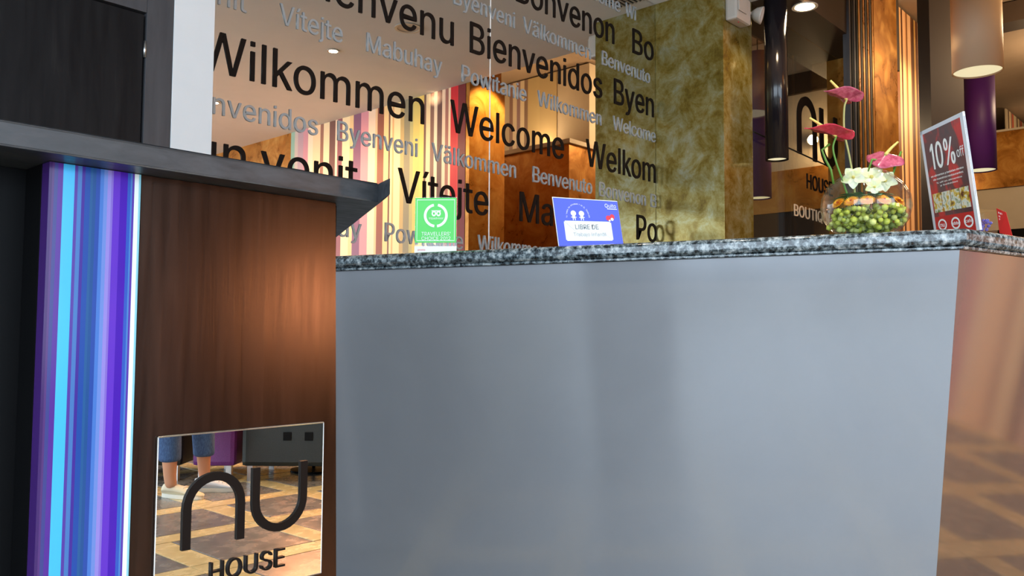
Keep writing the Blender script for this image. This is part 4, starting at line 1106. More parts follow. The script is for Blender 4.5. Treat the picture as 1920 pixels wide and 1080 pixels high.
part('white_lettering', bm, 'white_print', rb)

# ------------------------------------------------------------------ fish bowl arrangement
BD = 2.5
bc = dep(1624, 440, BD)
bc = Vector((bc.x, bc.y, ZT + .0005))
Rb = .128
bowl_prof_o = [(0, .0), (.055, .0), (.075, .006), (.100, .024), (.120, .054), (.128, .088), (.124, .122), (.108, .154), (.086, .176), (.070, .186), (.066, .192)]
prof = bowl_prof_o + [(.0625, .192), (.066, .184), (.082, .173), (.104, .152), (.1205, .121), (.1245, .088), (.1165, .055), (.097, .027), (.073, .010), (.055, .006), (0, .006)]
bowl = part('fish_bowl', lathe(prof, (0, 0, 0), 48), 'glass', smooth=True, label='round clear glass fish bowl of flowers standing on the granite counter', cat='bowl')
bowl.location = bc
bm = None
for k in range(300):
    z = .018 + .074 * random.random()
    rmax = (.086 if z < .03 else .104 if z < .05 else .110)
    r = rmax * math.sqrt(random.random())
    a = random.random() * 2 * PI
    b2 = bmesh.new()
    bmesh.ops.create_icosphere(b2, subdivisions=1, radius=random.uniform(.007, .0115))
    b2.transform(Matrix.Translation((bc.x + r * math.cos(a), bc.y + r * math.sin(a), bc.z + z)))
    bm = merge(bm, b2)
o = part('glass_pebbles', bm, 'pebble', smooth=True, label='lime green glass pebbles filling the bottom of the fish bowl', cat='pebbles', kind='stuff')
o.data.materials.append(M['pebble2'])
o.data.materials.append(M['pebble3'])
for f in o.data.polygons:
    f.material_index = (0, 1, 0, 2, 0)[(f.index // 20) % 5]

tow = (CAM - bc)
tow.z = 0
tow.normalize()
rgt = Vector((-tow.y, tow.x, 0))
if rgt.dot(RT) < 0:
    rgt = -rgt
# gerbera heads pressed against the glass
def petal_ring(c, nrm, r0, r1, n, w, lift, bm=None, ph=0.0):
    a = nrm.orthogonal().normalized()
    b3 = nrm.cross(a)
    b = bmesh.new()
    for k in range(n):
        t = ph + 2 * PI * k / n
        d = a * math.cos(t) + b3 * math.sin(t)
        s = nrm.cross(d)
        p = [c + d * r0 - s * w * .4, c + d * r0 + s * w * .4, c + d * (r0 + (r1 - r0) * .6) + s * w * .5 + nrm * lift * .6, c + d * r1 + nrm * lift, c + d * (r0 + (r1 - r0) * .6) - s * w * .5 + nrm * lift * .6]
        v = [b.verts.new(q) for q in p]
        b.faces.new(v)
    return merge(bm, b)
for k, (px, py) in enumerate(((1577, 387), (1600, 381), (1627, 377), (1655, 380), (1680, 384))):
    off = (px - 1624) / F * BD
    z = CH + (630 - py) / F * BD * .96 - bc.z
    rad = .100
    fwd = math.sqrt(max(rad * rad - off * off, 0))
    c = Vector((bc.x, bc.y, bc.z + .098)) + rgt * off + tow * fwd * .92
    nrm = (tow * fwd + rgt * off * .9).normalized() * .75 + Vector((0, 0, .66))
    nrm.normalize()
    fl = empty('gerbera', tuple(c), ('orange gerbera head inside the glass bowl, ' + ('outermost on the cards side', 'second from the cards side', 'middle one of five', 'second from the poster side', 'outermost on the poster side')[k]), 'flower', 'gerberas in the fish bowl')
    bm = petal_ring(c, nrm, .003, .0235, 24, .0042, .001)
    bm = petal_ring(c + nrm * .002, nrm, .003, .018, 20, .0036, .003, bm, .1)
    bm = petal_ring(c + nrm * .004, nrm, .003, .013, 16, .0032, .004, bm, .2)
    part('petals', bm, 'gerbera', fl)
    b2 = bmesh.new()
    bmesh.ops.create_icosphere(b2, subdivisions=2, radius=.007)
    b2.transform(Matrix.Translation(c + nrm * .003) @ Matrix.Scale(.6, 4))
    part('flower_centre', b2, 'gerbera_eye', fl, smooth=True)
# foliage inside
def leaf(c, d, n, L, W, bm=None, curl=.3):
    """pointed leaf from c along d"""
    d, n = Vector(d).normalized(), Vector(n).normalized()
    s = d.cross(n).normalized()
    n = s.cross(d)
    b = bmesh.new()
    N = 8
    rows = []
    for i in range(N + 1):
        t = i / N
        w = W * math.sin(PI * min(t * .93 + .05, 1)) ** .8 / 2
        base = Vector(c) + d * L * t - n * curl * L * t * t
        rows.append([b.verts.new(base + s * w * q + n * abs(q) * w * .25) for q in (-1, 0, 1)])
    for i in range(N):
        for k in (0, 1):
            b.faces.new((rows[i][k], rows[i][k + 1], rows[i + 1][k + 1], rows[i + 1][k]))
    return merge(bm, b)
for k in range(9):
    a = (k - 4) * .42
    dd = (tow * math.cos(a) + rgt * math.sin(a))
    c = bc + Vector((0, 0, .116)) + dd * .03
    leafname = ('leaf inside the bowl, ' + ['rearmost towards the cards', 'behind the outer gerbera by the cards', 'above the gerbera by the cards', 'above the second gerbera', 'above the middle gerbera', 'above the fourth gerbera', 'above the gerbera by the poster', 'behind the outer gerbera by the poster', 'rearmost towards the poster'][k])
    bm = leaf(c, dd + Vector((0, 0, random.uniform(.0, .35))), (0, 0, 1), .068, .036, None, .25)
    part('green_leaf', bm, 'leaf', smooth=True, label='small dark green ' + leafname, cat='leaf', group='leaves in the fish bowl')
# ivory orchids on top
def orchid(px, py, d, size, up, label):
    c = dep(px, py, d)
    e = empty('orchid', tuple(c), label, 'flower', 'ivory orchids on the bowl')
    nrm = (tow + Vector((0, 0, up))).normalized()
    a = nrm.cross(Vector((0, 0, 1))).normalized()
    b3 = nrm.cross(a)
    for k in range(5):
        t = 2 * PI * k / 5 + .3
        dd = a * math.cos(t) + b3 * math.sin(t) + nrm * .35
        part('petal', leaf(c, dd, nrm, size, size * .86, None, .3), 'orchid', e, smooth=True)
    b2 = bmesh.new()
    bmesh.ops.create_icosphere(b2, subdivisions=2, radius=size * .14)
    b2.transform(Matrix.Translation(c + nrm * size * .12))
    part('lip', b2, 'spadix', e, smooth=True)
orchid(1600, 333, BD - .01, .034, .1, 'ivory orchid on the cards side of the bowl rim')
orchid(1634, 333, BD + .0, .040, .45, 'ivory orchid over the middle of the bowl')
orchid(1660, 340, BD + .0, .034, .3, 'ivory orchid on the poster side of the bowl rim')
orchid(1640, 351, BD - .03, .026, .2, 'lowest ivory orchid, inside the bowl neck')

# anthuriums
def spathe(c, d, n, L, W, fold=.35, curl=.25):
    """heart shaped leaf-like bract: c = notch point where the stem joins, d towards the tip"""
    d, n = Vector(d).normalized(), Vector(n).normalized()
    s = d.cross(n).normalized()
    n = s.cross(d)
    b = bmesh.new()
    N, Mv = 14, 8
    ctr = Vector(c)
    grid = []
    for i in range(N * 2 + 1):
        t = -PI + 2 * PI * i / (2 * N)
        # heart outline
        rho = 1 - .42 * abs(math.sin(t / 2)) ** 6
        x = math.cos(t)
        u = (L * .62) * (x * (1 if x > 0 else .62)) * (1 + .25 * max(x, 0) ** 6) * (1.0 if abs(t) < 2.4 else (1 - .75 * ((abs(t) - 2.4) / .74) ** 2))
        w = W * .5 * math.sin(t) * (1 - .25 * max(x, 0) ** 2)
        row = []
        for j in range(Mv + 1):
            k = j / Mv
            uu, ww = u * k, w * k
            h = fold * abs(ww) * 1.0 - curl * (uu / L) ** 2 * L + .035 * math.sin(t * 5) * k * k * L
            row.append(ctr + d * uu + s * ww + n * h)
        grid.append(row)
    V = {}
    c0_ = b.verts.new(ctr)
    for i in range(len(grid) - 1):
        for j in range(1, Mv + 1):
            V[i, j] = b.verts.new(grid[i][j])
    m_ = len(grid) - 1
    for i in range(m_):
        q = (i + 1) % m_
        b.faces.new((c0_, V[i, 1], V[q, 1]))
        for j in range(1, Mv):
            b.faces.new((V[i, j], V[i, j + 1], V[q, j + 1], V[q, j]))
    return b
def anthurium(label, c, dtip, n, L, W, m, sp_end, stem, stem_m, fold, curl=.2):
    e = empty('anthurium', tuple(c), label, 'flower', 'anthuriums in the fish bowl')
    o = part('spathe', spathe(c, dtip, n, L, W, fold, curl), m, e, smooth=True)
    md = o.modifiers.new('thick', 'SOLIDIFY')
    md.thickness = .0012
    path = spline([c, c.lerp(Vector(sp_end), .5) + Vector((0, 0, .002)), sp_end], 6)
    part('spadix', tube(path, [.0052 - .0022 * i / (len(path) - 1) for i in range(len(path))], 10), 'spadix', e, smooth=True)
    part('stem', tube(spline(stem, 8), .0030, 8), stem_m, e, smooth=True)
D = BD
c = dep(1588, 186, D)
anthurium('topmost pink anthurium on a long pale stem', c, dep(1545, 163, D - .02) - c, Vector((0, 0, 1)) * .85 + tow * -.34 + rgt * .42, .105, .10, 'spathe_pink', dep(1557, 151, D),
          [c, dep(1583, 203, D), dep(1583, 245, D), dep(1592, 290, D), dep(1600, 335, D), dep(1604, 375, D)], 'stem_pale', .35)
c = dep(1568, 255, D)
anthurium('bright red anthurium low on the cards side of the bouquet', c, dep(1500, 227, D - .02) - c, Vector((0, 0, 1)) * .88 + tow * -.27 + rgt * .4, .135, .10, 'spathe_red', dep(1518, 221, D),
          [c, dep(1562, 277, D), dep(1568, 305, D), dep(1578, 333, D), dep(1592, 375, D)], 'stem', .30)
c = dep(1660, 290, D)
anthurium('dusky pink anthurium just above the bowl next to the poster', c, tow * .5 + Vector((0, 0, -.6)) - rgt * .35, Vector((0, 0, 1)) * .6 + tow * .75, .066, .112, 'spathe_pink', dep(1684, 266, D),
          [c, dep(1655, 303, D), dep(1652, 330, D), dep(1646, 372, D)], 'stem_pale', -.35)
for lab, pts in (('folded green blade looping under the red anthurium', [(1556, 270), (1541, 281), (1548, 300), (1558, 318), (1563, 345)]),
                 ('green blade bent square over the bowl below the dusky anthurium', [(1628, 322), (1635, 299), (1658, 301), (1681, 307), (1671, 335), (1662, 352)]),
                 ('short green blade rising towards the dusky pink anthurium', [(1676, 318), (1682, 302), (1690, 284)])):
    P = [dep(x, y, D + .01) for x, y in pts]
    bm = tube(P, .0034, 6)
    part('grass_blade', bm, 'stem', smooth=True, label=lab, cat='leaf', group='blades in the bouquet')

# ------------------------------------------------------------------ emergency light on the pier
yl = PIER_Y
exx, ezz = on(1387, 20, 1, yl - .06).x, on(1387, 22, 1, yl - .06).z
el_ = empty('emergency_light', (exx, yl, ezz), 'ivory plastic emergency light box with a round lamp head on the gold pier', 'emergency light')
part('housing', box(exx - .095, exx + .11, yl - .09, yl, ezz - .075, ezz + .10, bev=.018), 'white_plastic', el_, smooth=False)
part('front_bezel', box(exx - .085, exx + .03, yl - .10, yl - .09, ezz - .02, ezz + .08, bev=.006), 'white_plastic', el_)
part('indicator', lathe([(0, -.004), (.004, -.004), (.004, .0), (0, .0)], (exx - .02, yl - .06, ezz - .0755), 10), 'red_print', el_)
hc = Vector((exx + .17, yl - .06, ezz + .035))
hd = (Vector((.3, -.8, -.25))).normalized()
prof = [(0, 0), (.02, .0), (.045, .03), (.058, .065), (.060, .075), (.054, .075), (0, .066)]
b2 = lathe(prof, (0, 0, 0), 28)
b2.transform(Matrix.Translation(hc) @ hd.to_track_quat('Z', 'Y').to_matrix().to_4x4())
hd_o = part('lamp_head', b2, 'white_plastic', el_, smooth=True)
b2 = lathe([(0, .068), (.052, .072), (.052, .074), (0, .071)], (0, 0, 0), 28)
b2.transform(Matrix.Translation(hc) @ hd.to_track_quat('Z', 'Y').to_matrix().to_4x4())
part('lens', b2, 'lens', hd_o)
part('lamp_bracket', tube([hc + Vector((-.09, 0, -.01)), hc], .012, 8), 'white_plastic', el_)

# ------------------------------------------------------------------ things on the lobby ceiling (seen in the mirror)
def vceil(px, py):
    v = on(px, py, 2, ZC)
    return Vector((v.x, 2 * YM - v.y, ZC))
SPOTS = [vceil(625, 95), vceil(403, 192)]
SPOTS.append(SPOTS[1] + (SPOTS[1] - SPOTS[0]) * Vector((0, 1, 0)))
SPOTS.append(Vector((SPOTS[0].x - 2.4, SPOTS[0].y, ZC)))
SPOTS.append(Vector((SPOTS[1].x - 2.4, SPOTS[1].y, ZC)))
for k, p in enumerate(SPOTS):
    e = empty('downlight', (p.x, p.y, ZC), 'recessed round ceiling downlight, ' + ('the one mirrored above wilkommen', 'the one mirrored at the white pillar edge', 'farthest from the mirror wall', 'over the camera side of the lobby', 'over the seating side of the lobby')[k], 'ceiling light', 'recessed ceiling downlights')
    b2 = lathe([(.036, -.001), (.052, -.001), (.052, -.008), (.036, -.006)], (p.x, p.y, ZC), 28, closed=True)
    part('trim_ring', b2, 'white_plastic', e)
    part('bulb', lathe([(0, -.012), (.036, -.008), (.036, -.0015), (0, -.0015)], (p.x, p.y, ZC), 20), 'lamp_glow', e)
    light('downlight_beam', 'SPOT', (p.x, p.y, ZC - .02), 62, (1, .86, .68), (p.x, p.y, 0), .04, spot=115, blend=.8)
p = on(1509, 12, 2, ZC)
e = empty('downlight', (p.x, p.y, ZC), 'large bright downlight in the dark soffit over the tinted glass', 'ceiling light', 'recessed ceiling downlights')
part('trim_ring', lathe([(.07, -.001), (.09, -.001), (.09, -.008), (.07, -.006)], (p.x, p.y, ZC), 28, closed=True), 'white_plastic', e)
part('bulb', lathe([(0, -.016), (.066, -.008), (.066, -.0015), (0, -.0015)], (p.x, p.y, ZC), 20), 'lamp_glow', e)
p = vceil(765, 52)
e = empty('ceiling_speaker', tuple(p), 'round flush ceiling speaker mirrored behind the word bienvenu', 'speaker')
part('speaker_rim', lathe([(.085, -.001), (.105, -.001), (.105, -.008), (.085, -.007)], p, 32, closed=True), 'white_plastic', e)
part('speaker_grille', lathe([(0, -.003), (.085, -.003), (.085, -.001), (0, -.001)], p, 32), 'vent_metal', e)
p = vceil(1172, 6)
e = empty('ceiling_vent', tuple(p), 'slatted air vent in the ceiling mirrored near the gold wall corner', 'vent')
part('vent_backing', box(p.x - .17, p.x + .03, p.y - .10, p.y + .2, ZC - .004, ZC - .0005), 'black', e)
for k in range(9):
    yy = p.y - .095 + k * .033
    part('slat', box(p.x - .17, p.x + .03, yy, yy + .012, ZC - .012, ZC - .0045), 'vent_metal', e)

# ------------------------------------------------------------------ beyond the pier: tinted glass front with the house sign
GY = PIER_Y + .012
gx1 = on(1640, 200, 1, GY).x
part('window_3', box(XE + .01, gx1, GY, GY + .008, 0, ZC - .001), 'pane', kind='structure')
def gp(px, py):
    v = on(px, py, 1, GY)
    return Vector((v.x, v.z))
sg = empty('glass_sign', (gp(1510, 330).x, GY - .001, 0), 'tall black house sign lettered on the tinted glass beside the gold pier', 'sign')
s1 = .07
part('letter_n', ribbon(arch(gp(1497, 250).x, gp(1526, 250).x, gp(1510, 190).y, False, gp(1497, 288).y, gp(1526, 303).y), s1, GY - .012, GY - .001), 'black_letter', sg)
part('letter_u', ribbon(arch(gp(1539, 250).x, gp(1565, 250).x, gp(1552, 306).y, True, gp(1539, 204).y, gp(1565, 222).y), s1, GY - .012, GY - .001), 'black_letter', sg)
a, b_ = gp(1511, 353), gp(1560, 368)
part('sign_word', text_mesh('HOUSE', (a.x, GY - .001, a.y), (1, 0, 0), (0, 0, 1), gp(1511, 325).y - a.y, b_.x - a.x, .008), 'black_letter', sg)
a, b_ = gp(1488, 404), gp(1560, 430)
part('sign_subtitle', text_mesh('BOUTIQUE', (a.x, GY - .001, a.y), (1, 0, 0), (0, 0, 1), .09, b_.x - a.x, .004), 'cream_shade', sg)
for lab, q in (('thin dark cable stretched across the tinted glass, lower one', ((1413, 247), (1562, 316))), ('thin dark cable stretched across the tinted glass, upper one', ((1478, -4), (1527, 38)))):
    A, B = on(*q[0], 1, GY - .05), on(*q[1], 1, GY - .05)
    part('cable', tube([A, B], .006, 6), 'cable', label=lab, cat='cable')

# room behind the glass
WX = 8.7
zc_, zb_, zd_ = [on(1530, y, 0, WX).z for y in (150, 312, 392)]
part('wall_glass_room', box(WX, WX + .1, GY + .02, 6.3, zb_, ZB), 'cream', kind='structure')
part('trim_5', box(WX - .02, WX + .1, GY + .02, 6.3, zd_, zb_ - .001), 'brass_warm', kind='structure')
part('trim_6', box(WX, WX + .1, GY + .02, 6.3, 0, zd_ - .001), 'soffit', kind='structure')
part('trim_7', box(WX - .05, WX - .001, GY + .02, 6.3, zc_ - .12, zc_ + .1), 'soffit', kind='structure')
for k, (px, py) in enumerate(((1524, 262), (1581, 276))):
    v = on(px, py, 0, WX - .12)
    e = empty('spot_lamp', tuple(v), 'glowing spot lamp behind the tinted glass, ' + ('next to the sign arch', 'next to the slatted screen')[k], 'lamp', 'spot lamps behind the tinted glass')
    b2 = lathe([(0, 0), (.03, 0), (.05, .06), (.055, .10), (.048, .10), (0, .075)], (0, 0, 0), 20)
    dd = Vector((-.75, -.5, -.2)).normalized()
    b2.transform(Matrix.Translation(v - dd * .1) @ dd.to_track_quat('Z', 'Y').to_matrix().to_4x4())
    part('lamp_housing', b2, 'white_plastic', e, smooth=True)
    b2 = bmesh.new()
    bmesh.ops.create_icosphere(b2, subdivisions=2, radius=.055)
    b2.transform(Matrix.Translation(v))
    part('bulb', b2, 'lamp_glow', e, smooth=True)
    light('spot_lamp_beam', 'POINT', v + dd * .15, 7, WARM, size=.05)

# slatted screen and gold column
SYY = 2.40
sc0 = on(1594, 200, 1, SYY).x
sc1 = on(1641, 200, 1, SYY).x
sc2 = on(1684, 200, 1, SYY).x
scr = empty('slatted_screen', ((sc0 + sc1) / 2, SYY, 0), 'dark and brass vertical slats of a screen between tinted glass and gold column', 'screen')
tw = sc1 - sc0
for k in range(11):
    x = sc0 + tw * (k + .15) / 11
    part('slat', box(x, x + tw / 11 * .62, SYY, SYY + .05, .02, ZC + .8 if x > 7.7 else ZC + .8), ('frame_wood', 'black', 'frame_wood', 'black', 'brass_warm', 'soffit', 'brass_warm', 'soffit', 'brass_warm', 'soffit', 'brass_warm')[k], scr)
part('screen_back', box(sc0 + tw * .42, sc1, SYY + .052, SYY + .07, .02, ZC + .8), 'soffit', scr)
part('wall_column', box(sc1 + .003, sc2, SYY, SYY + .4, 0, ZB), 'brass_warm', kind='structure')

# striped panel beyond the column
SPY = PIER_Y
q = [1684, 1689, 1692, 1695, 1699, 1701, 1704, 1710, 1712, 1716, 1719, 1723, 1727, 1729, 1733, 1736, 1740, 1746]
cc = [(120, 70, 36), (248, 196, 136), (90, 50, 30), (244, 190, 140), (236, 176, 120), (150, 96, 56), (240, 190, 140), (120, 76, 44), (90, 56, 36), (206, 160, 92), (100, 60, 40), (250, 206, 160), (110, 66, 50), (80, 44, 36), (226, 160, 116), (150, 90, 70), (238, 176, 140)]
xq = [on(p, 200, 1, SPY).x for p in q]
stripes('wall_stripes', (xq[0], SPY), (1, 0), [(xq[i + 1] - xq[i], cc[i]) for i in range(len(cc))], 0, ZB, .05, kind='structure')

# dark square column and thin cream column
cd = 7.5
a, b_ = dep(1746, 200, cd), dep(1808, 200, cd)
v = (b_ - a)
v.z = 0
n = Vector((-v.y, v.x, 0)).normalized() * .22
if n.dot(FW) < 0:
    n = -n
part('wall_column_dark', prism([a, b_, b_ + n, a + n], 0, ZB), mat('charcoal_paint', lin(52, 44, 42), .6), kind='structure')
a, b_ = dep(1800, 200, 9.6), dep(1814, 200, 9.6)
v = b_ - a
n = Vector((-v.y, v.x, 0)).normalized() * .1
part('wall_column_cream', prism([a, b_, b_ + n, a + n], 0, ZB), 'cream', kind='structure')

# far bulkhead
FX = 13.0
z1, z2, z3 = [on(1890, y, 0, FX).z for y in (247, 351, 430)]
part('wall_far', box(FX, FX + .3, 2.2, 6.3, z3, z2), 'cream', kind='structure')
part('trim_8', box(FX - .04, FX + .3, 2.2, 6.3, z2 + .001, z1), 'brass_warm', kind='structure')
part('trim_9', box(FX - .06, FX + .3, 2.2, 6.3, z1 + .001, z1 + .03), 'cream', kind='structure')
part('trim_10', box(FX + .02, FX + .3, 2.2, 6.3, 0, z3 - .001), 'black', kind='structure')
part('wall_far_low', box(FX, FX + .3, -7.9, 2.19, 0, ZB), 'cream', kind='structure')
bandsf = []
for k in range(22):
    bandsf.append((.09, ((206, 186, 156), (120, 96, 78), (226, 200, 160), (160, 120, 100), (190, 80, 60), (210, 190, 150))[k % 6]))
stripes('wall_far_stripes', (FX + .5, 2.78), (1, 0), bandsf, z1 + .05, ZB, .02, kind='structure')
part('trim_11', box(9.2, 9.5, 1.0, 3.4, ZB - .20, ZB - .001), 'soffit', kind='structure')

# ------------------------------------------------------------------ pendants
def pendant(px_l, px_r, py_b, d, zt_, m, label, glow=True):
    cpx = (px_l + px_r) / 2
    r = (px_r - px_l) / F * d / 2
    c = dep(cpx, py_b, d)
    z = c.z
    e = empty('pendant_lamp', (c.x, c.y, z), label, 'pendant lamp', 'cylinder pendant lamps')
    part('shade', lathe([(r, 0), (r, zt_ - z), (0, zt_ - z), (0, zt_ - z - .01), (r - .008, zt_ - z - .01), (r - .008, 0)], (c.x, c.y, z), 48, closed=True), m, e, smooth=False)
    for f in bpy.data.objects[e.children[0].name].data.polygons:
        f.use_smooth = abs(f.normal.z) < .5
    part('diffuser', lathe([(0, .012), (r - .010, .012), (r - .010, .02), (0, .02)], (c.x, c.y, z), 40), 'lamp_inner', e)
    if zt_ < ZC - .1 or zt_ > ZC + .1:
        part('cord', tube([(c.x, c.y, zt_), (c.x, c.y, ZB + .02)], .006, 6), 'cable', e)
    return c
c1 = pendant(1790, 1876, 135, 6.73, 3.95, 'cream_shade', 'cream cylinder pendant lamp with a lit underside above the discount poster')
c2 = pendant(1813, 1866, 320, 9.15, 4.05, 'purple_shade', 'purple cylinder pendant lamp hanging beyond the cream one')
c3 = pendant(1436, 1478, 300, 5.85, ZC - .001, 'black_shade', 'glossy black cylinder pendant lamp in front of the tinted glass beside the gold pier')
c4 = pendant(1400, 1446, 372, 8.6, 3.9, 'purple_shade', 'purple cylinder pendant lamp behind the tinted glass, partly hidden by the gold pier')
for c in (c1, c2, c4):
    light('pendant_beam', 'SPOT', (c.x, c.y, c.z + .005), 30, WARM, (c.x, c.y, 0), .08, spot=120)

# ------------------------------------------------------------------ warm lights of the hall, with added unseen fills
light('stripe_wash', 'AREA', (4.75, (Y0 + Y1) / 2, 2.9), 26, WARM, (XE, (Y0 + Y1) / 2, 1.7), 2.4, .12)
light('return_wash', 'SPOT', (5.66, Y1 + .30, 3.5), 150, WARM, (5.66, Y1 + .05, 2.3), .03, spot=90, blend=.4)
light('pier_wash', 'SPOT', (5.25, PIER_Y - .35, 3.15), 16, WARM, (5.25, PIER_Y, 1.4), .04, spot=110)
light('gold_wall_wash', 'SPOT', (4.0, 2.3, 3.2), 12, WARM, (XB, 2.9, 1.3), .05, spot=70)
light('stripe_far_wash', 'SPOT', (8.6, 1.9, 3.9), 90, WARM, (8.9, SPY, 2.4), .05, spot=110)
light('column_wash', 'SPOT', (7.1, 2.0, 3.6), 30, WARM, (7.2, 2.4, 2.0), .05, spot=110)
light('pendant_wash', 'SPOT', (5.3, .3, 3.28), 190, WARM, (7.3, 1.95, 3.3), .04, spot=34)  # unseen spot added to brighten the cream pendant
light('bulkhead_wash', 'POINT', (11.6, 3.6, 3.4), 18, WARM, size=.1)
light('far_stripe_lamp', 'POINT', (13.8, 2.1, 3.9), 9, WARM, size=.05)  # added point light without a fixture, brightens the far stripes
light('hall_lamp_far', 'POINT', (10.8, 1.6, 3.7), 45, WARM, size=.2)  # added unseen fill that lifts the upper ceiling
light('cove_ledge', 'AREA', (BX + .2, BY - .7, 3.30), 16, WARM, (BX + .25, BY - .7, 4.0), .12, 1.5)
light('hall_fill_lamp', 'POINT', (8.3, 1.3, 3.6), 75, WARM, size=.2)
light('hall_lamp_back', 'POINT', (6.9, -1.6, 3.6), 26, WARM, size=.2)
light('counter_beam', 'SPOT', (2.35, .55, ZC - .03), 70, (1, .88, .7), (2.35, .95, ZT), .04, spot=70)
light('counter_beam_second', 'SPOT', (2.0, 2.0, ZC - .03), 45, (1, .88, .7), (2.05, 2.0, ZT), .04, spot=60)

# ------------------------------------------------------------------ seating and a seated person, seen in the plaque
def vr(px, py, depth=None, z=0.0):
    """real point whose image in the plaque plane shows at px, py"""
    v = dep(px, py, depth) if depth else on(px, py, 2, z)
    return Vector((v.x, 2 * QY - v.y, v.z))
fdir = Vector((.676, .737, 0)).normalized()      # direction that the mirror shows as towards picture right
fper = Vector((fdir.y, -fdir.x, 0))              # away from the plaque
def ottoman(c, L, W, H, m, label, ang, tags=False, back=False):
    e = empty('lounge_seat', (0, 0, 0), label, 'seat', 'leather lounge seats')
    part('cushion_block', box(-L / 2, L / 2, -W / 2, W / 2, .10, H, bev=.03), m, e, smooth=False)
    for sx_ in (-1, 1):
        for sy in (-1, 1):
            x, y = sx_ * (L / 2 - .05), sy * (W / 2 - .05)
            part('leg', box(x - .018, x + .018, y - .018, y + .018, 0, .10), 'steel', e)
    if tags:
        for x in (-.30, -.16):
            part('square_tab', box(x - .026, x + .026, W / 2, W / 2 + .006, .27, .325), 'black', e)
    e.location = c
    e.rotation_euler = (0, 0, ang)
    return e
ang = math.atan2(fdir.y, fdir.x)
# row behind the feet
f0 = vr(443, 905)
rowc = f0 + fper * .32
ottoman(rowc + fdir * .62, 1.2, .6, .46, 'leather_dark', 'long dark grey leather lounge seat with two square tabs', ang, True)
ottoman(rowc - fdir * .16, .28, .6, .46, 'leather_purple', 'narrow purple leather lounge seat in the middle of the row', ang)
ottoman(rowc - fdir * .72, .7, .6, .46, 'leather_dark', 'dark leather lounge seat the seated person uses', ang)
light('lounge_lamp', 'SPOT', (f0.x - .6, f0.y + .6, ZC - .05), 110, WARM, (f0.x, f0.y, 0), .05, spot=90)

# unseen glowing drum added behind the seats for the desk front's warm highlight
lp = Vector((.93 + .564 * 4.5, PY - .824 * 4.5, 0))
fl_ = empty('floor_lamp', tuple(lp), 'floor lamp with a glowing amber drum shade behind the lounge seats', 'lamp')
part('base', lathe([(0, 0), (.16, 0), (.16, .015), (.02, .025), (0, .025)], lp, 32), 'black', fl_, smooth=False)
part('pole', tube([lp + Vector((0, 0, .02)), lp + Vector((0, 0, 1.1))], .012, 10), 'black', fl_, smooth=True)
part('lamp_shade', lathe([(.28, .98), (.23, 1.42), (.225, 1.42), (.275, .98)], lp, 40, closed=True), 'lamp_shade_lit', fl_, smooth=True)

# person: feet from the picture
s1c, s2c = vr(342, 934), vr(405, 921)
def skin_obj(name, verts, edges, radii, m, parent, sub=2, root=0):
    me = bpy.data.meshes.new(name)
    me.from_pydata([tuple(v) for v in verts], edges, [])
    o = link(name, me, m, parent)
    md = o.modifiers.new('skin', 'SKIN')
    md.use_smooth_shade = True
    for i, r in enumerate(radii):
        sv = me.skin_vertices[0].data[i]
        r = r if isinstance(r, tuple) else (r, r)
        sv.radius = r
        sv.use_root = (i == root)
    md2 = o.modifiers.new('sub', 'SUBSURF')
    md2.levels = sub
    md2.render_levels = sub
    return o
foot_mid = (s1c + s2c) / 2
per = empty('person', (foot_mid.x, foot_mid.y, 0), 'person in blue jeans and pale canvas shoes sitting on the dark lounge seat', 'person')
def L_(f, s, z):     # local: f forward, s sideways (towards shoe 2), z up, relative to foot_mid
    return fdir * f + fper * s + Vector((0, 0, z))
a1 = s1c - foot_mid
a2 = s2c - foot_mid
def loc2(v):
    return v.dot(fdir), v.dot(fper)
(f1, q1), (f2, q2) = loc2(a1), loc2(a2)
pelv = L_(-.52, 0, .56)
V = [pelv, L_(-.50, 0, .72), L_(-.46, 0, .90), L_(-.43, 0, 1.02), L_(-.41, 0, 1.12), L_(-.39, 0, 1.22)]
R_ = [(.14, .13), (.13, .11), (.15, .11), (.13, .09), .052, .07]
E_ = [(0, 1), (1, 2), (2, 3), (3, 4), (4, 5)]
def chain(start, pts, rad):
    prev_ = start
    for p, r in zip(pts, rad):
        V.append(Vector(p))
        R_.append(r)
        E_.append((prev_, len(V) - 1))
        prev_ = len(V) - 1
    return prev_
hands = []
for s, (ff, qq) in ((-1, (f1, q1)), (1, (f2, q2))):
    chain(0, [L_(-.50, s * .10, .55), L_(ff - .10, qq, .52), L_(ff - .085, qq, .30), L_(ff - .075, qq, .10), L_(ff - .06, qq, .055)], [.095, .062, .052, .036, .036])
    w = chain(3, [L_(-.43, s * .17, 1.02), L_(-.36, s * .22, .80), L_(-.20, s * .14, .66), L_(-.14, s * .11, .63)], [.055, .042, .030, .026])
    hands.append((s, w))
skin_obj('body', V, E_, R_, 'skin', per)
for s, w in hands:
    base = V[w]
    hv, he, hr = [base], [], [(.022, .032)]
    for k in range(5):
        sp = (k - 1.5) * .018 * s
        if k == 4:
            pts = [base + L_(.01, -s * .035, -.005), base + L_(.035, -s * .052, -.02), base + L_(.055, -s * .05, -.035)]
            rr_ = [.011, .010, .008]
        else:
            ln = (.075, .085, .08, .062)[k]
            pts = [base + L_(.045, sp, 0), base + L_(.045 + ln * .5, sp * 1.15, -.008), base + L_(.045 + ln * .85, sp * 1.15, -.028)]
            rr_ = [.010, .009, .008]
        pv = 0
        for p, r in zip(pts, rr_):
            hv.append(p)
            hr.append(r)
            he.append((pv, len(hv) - 1))
            pv = len(hv) - 1
    skin_obj('hand', hv, he, hr, 'skin', per, 1)
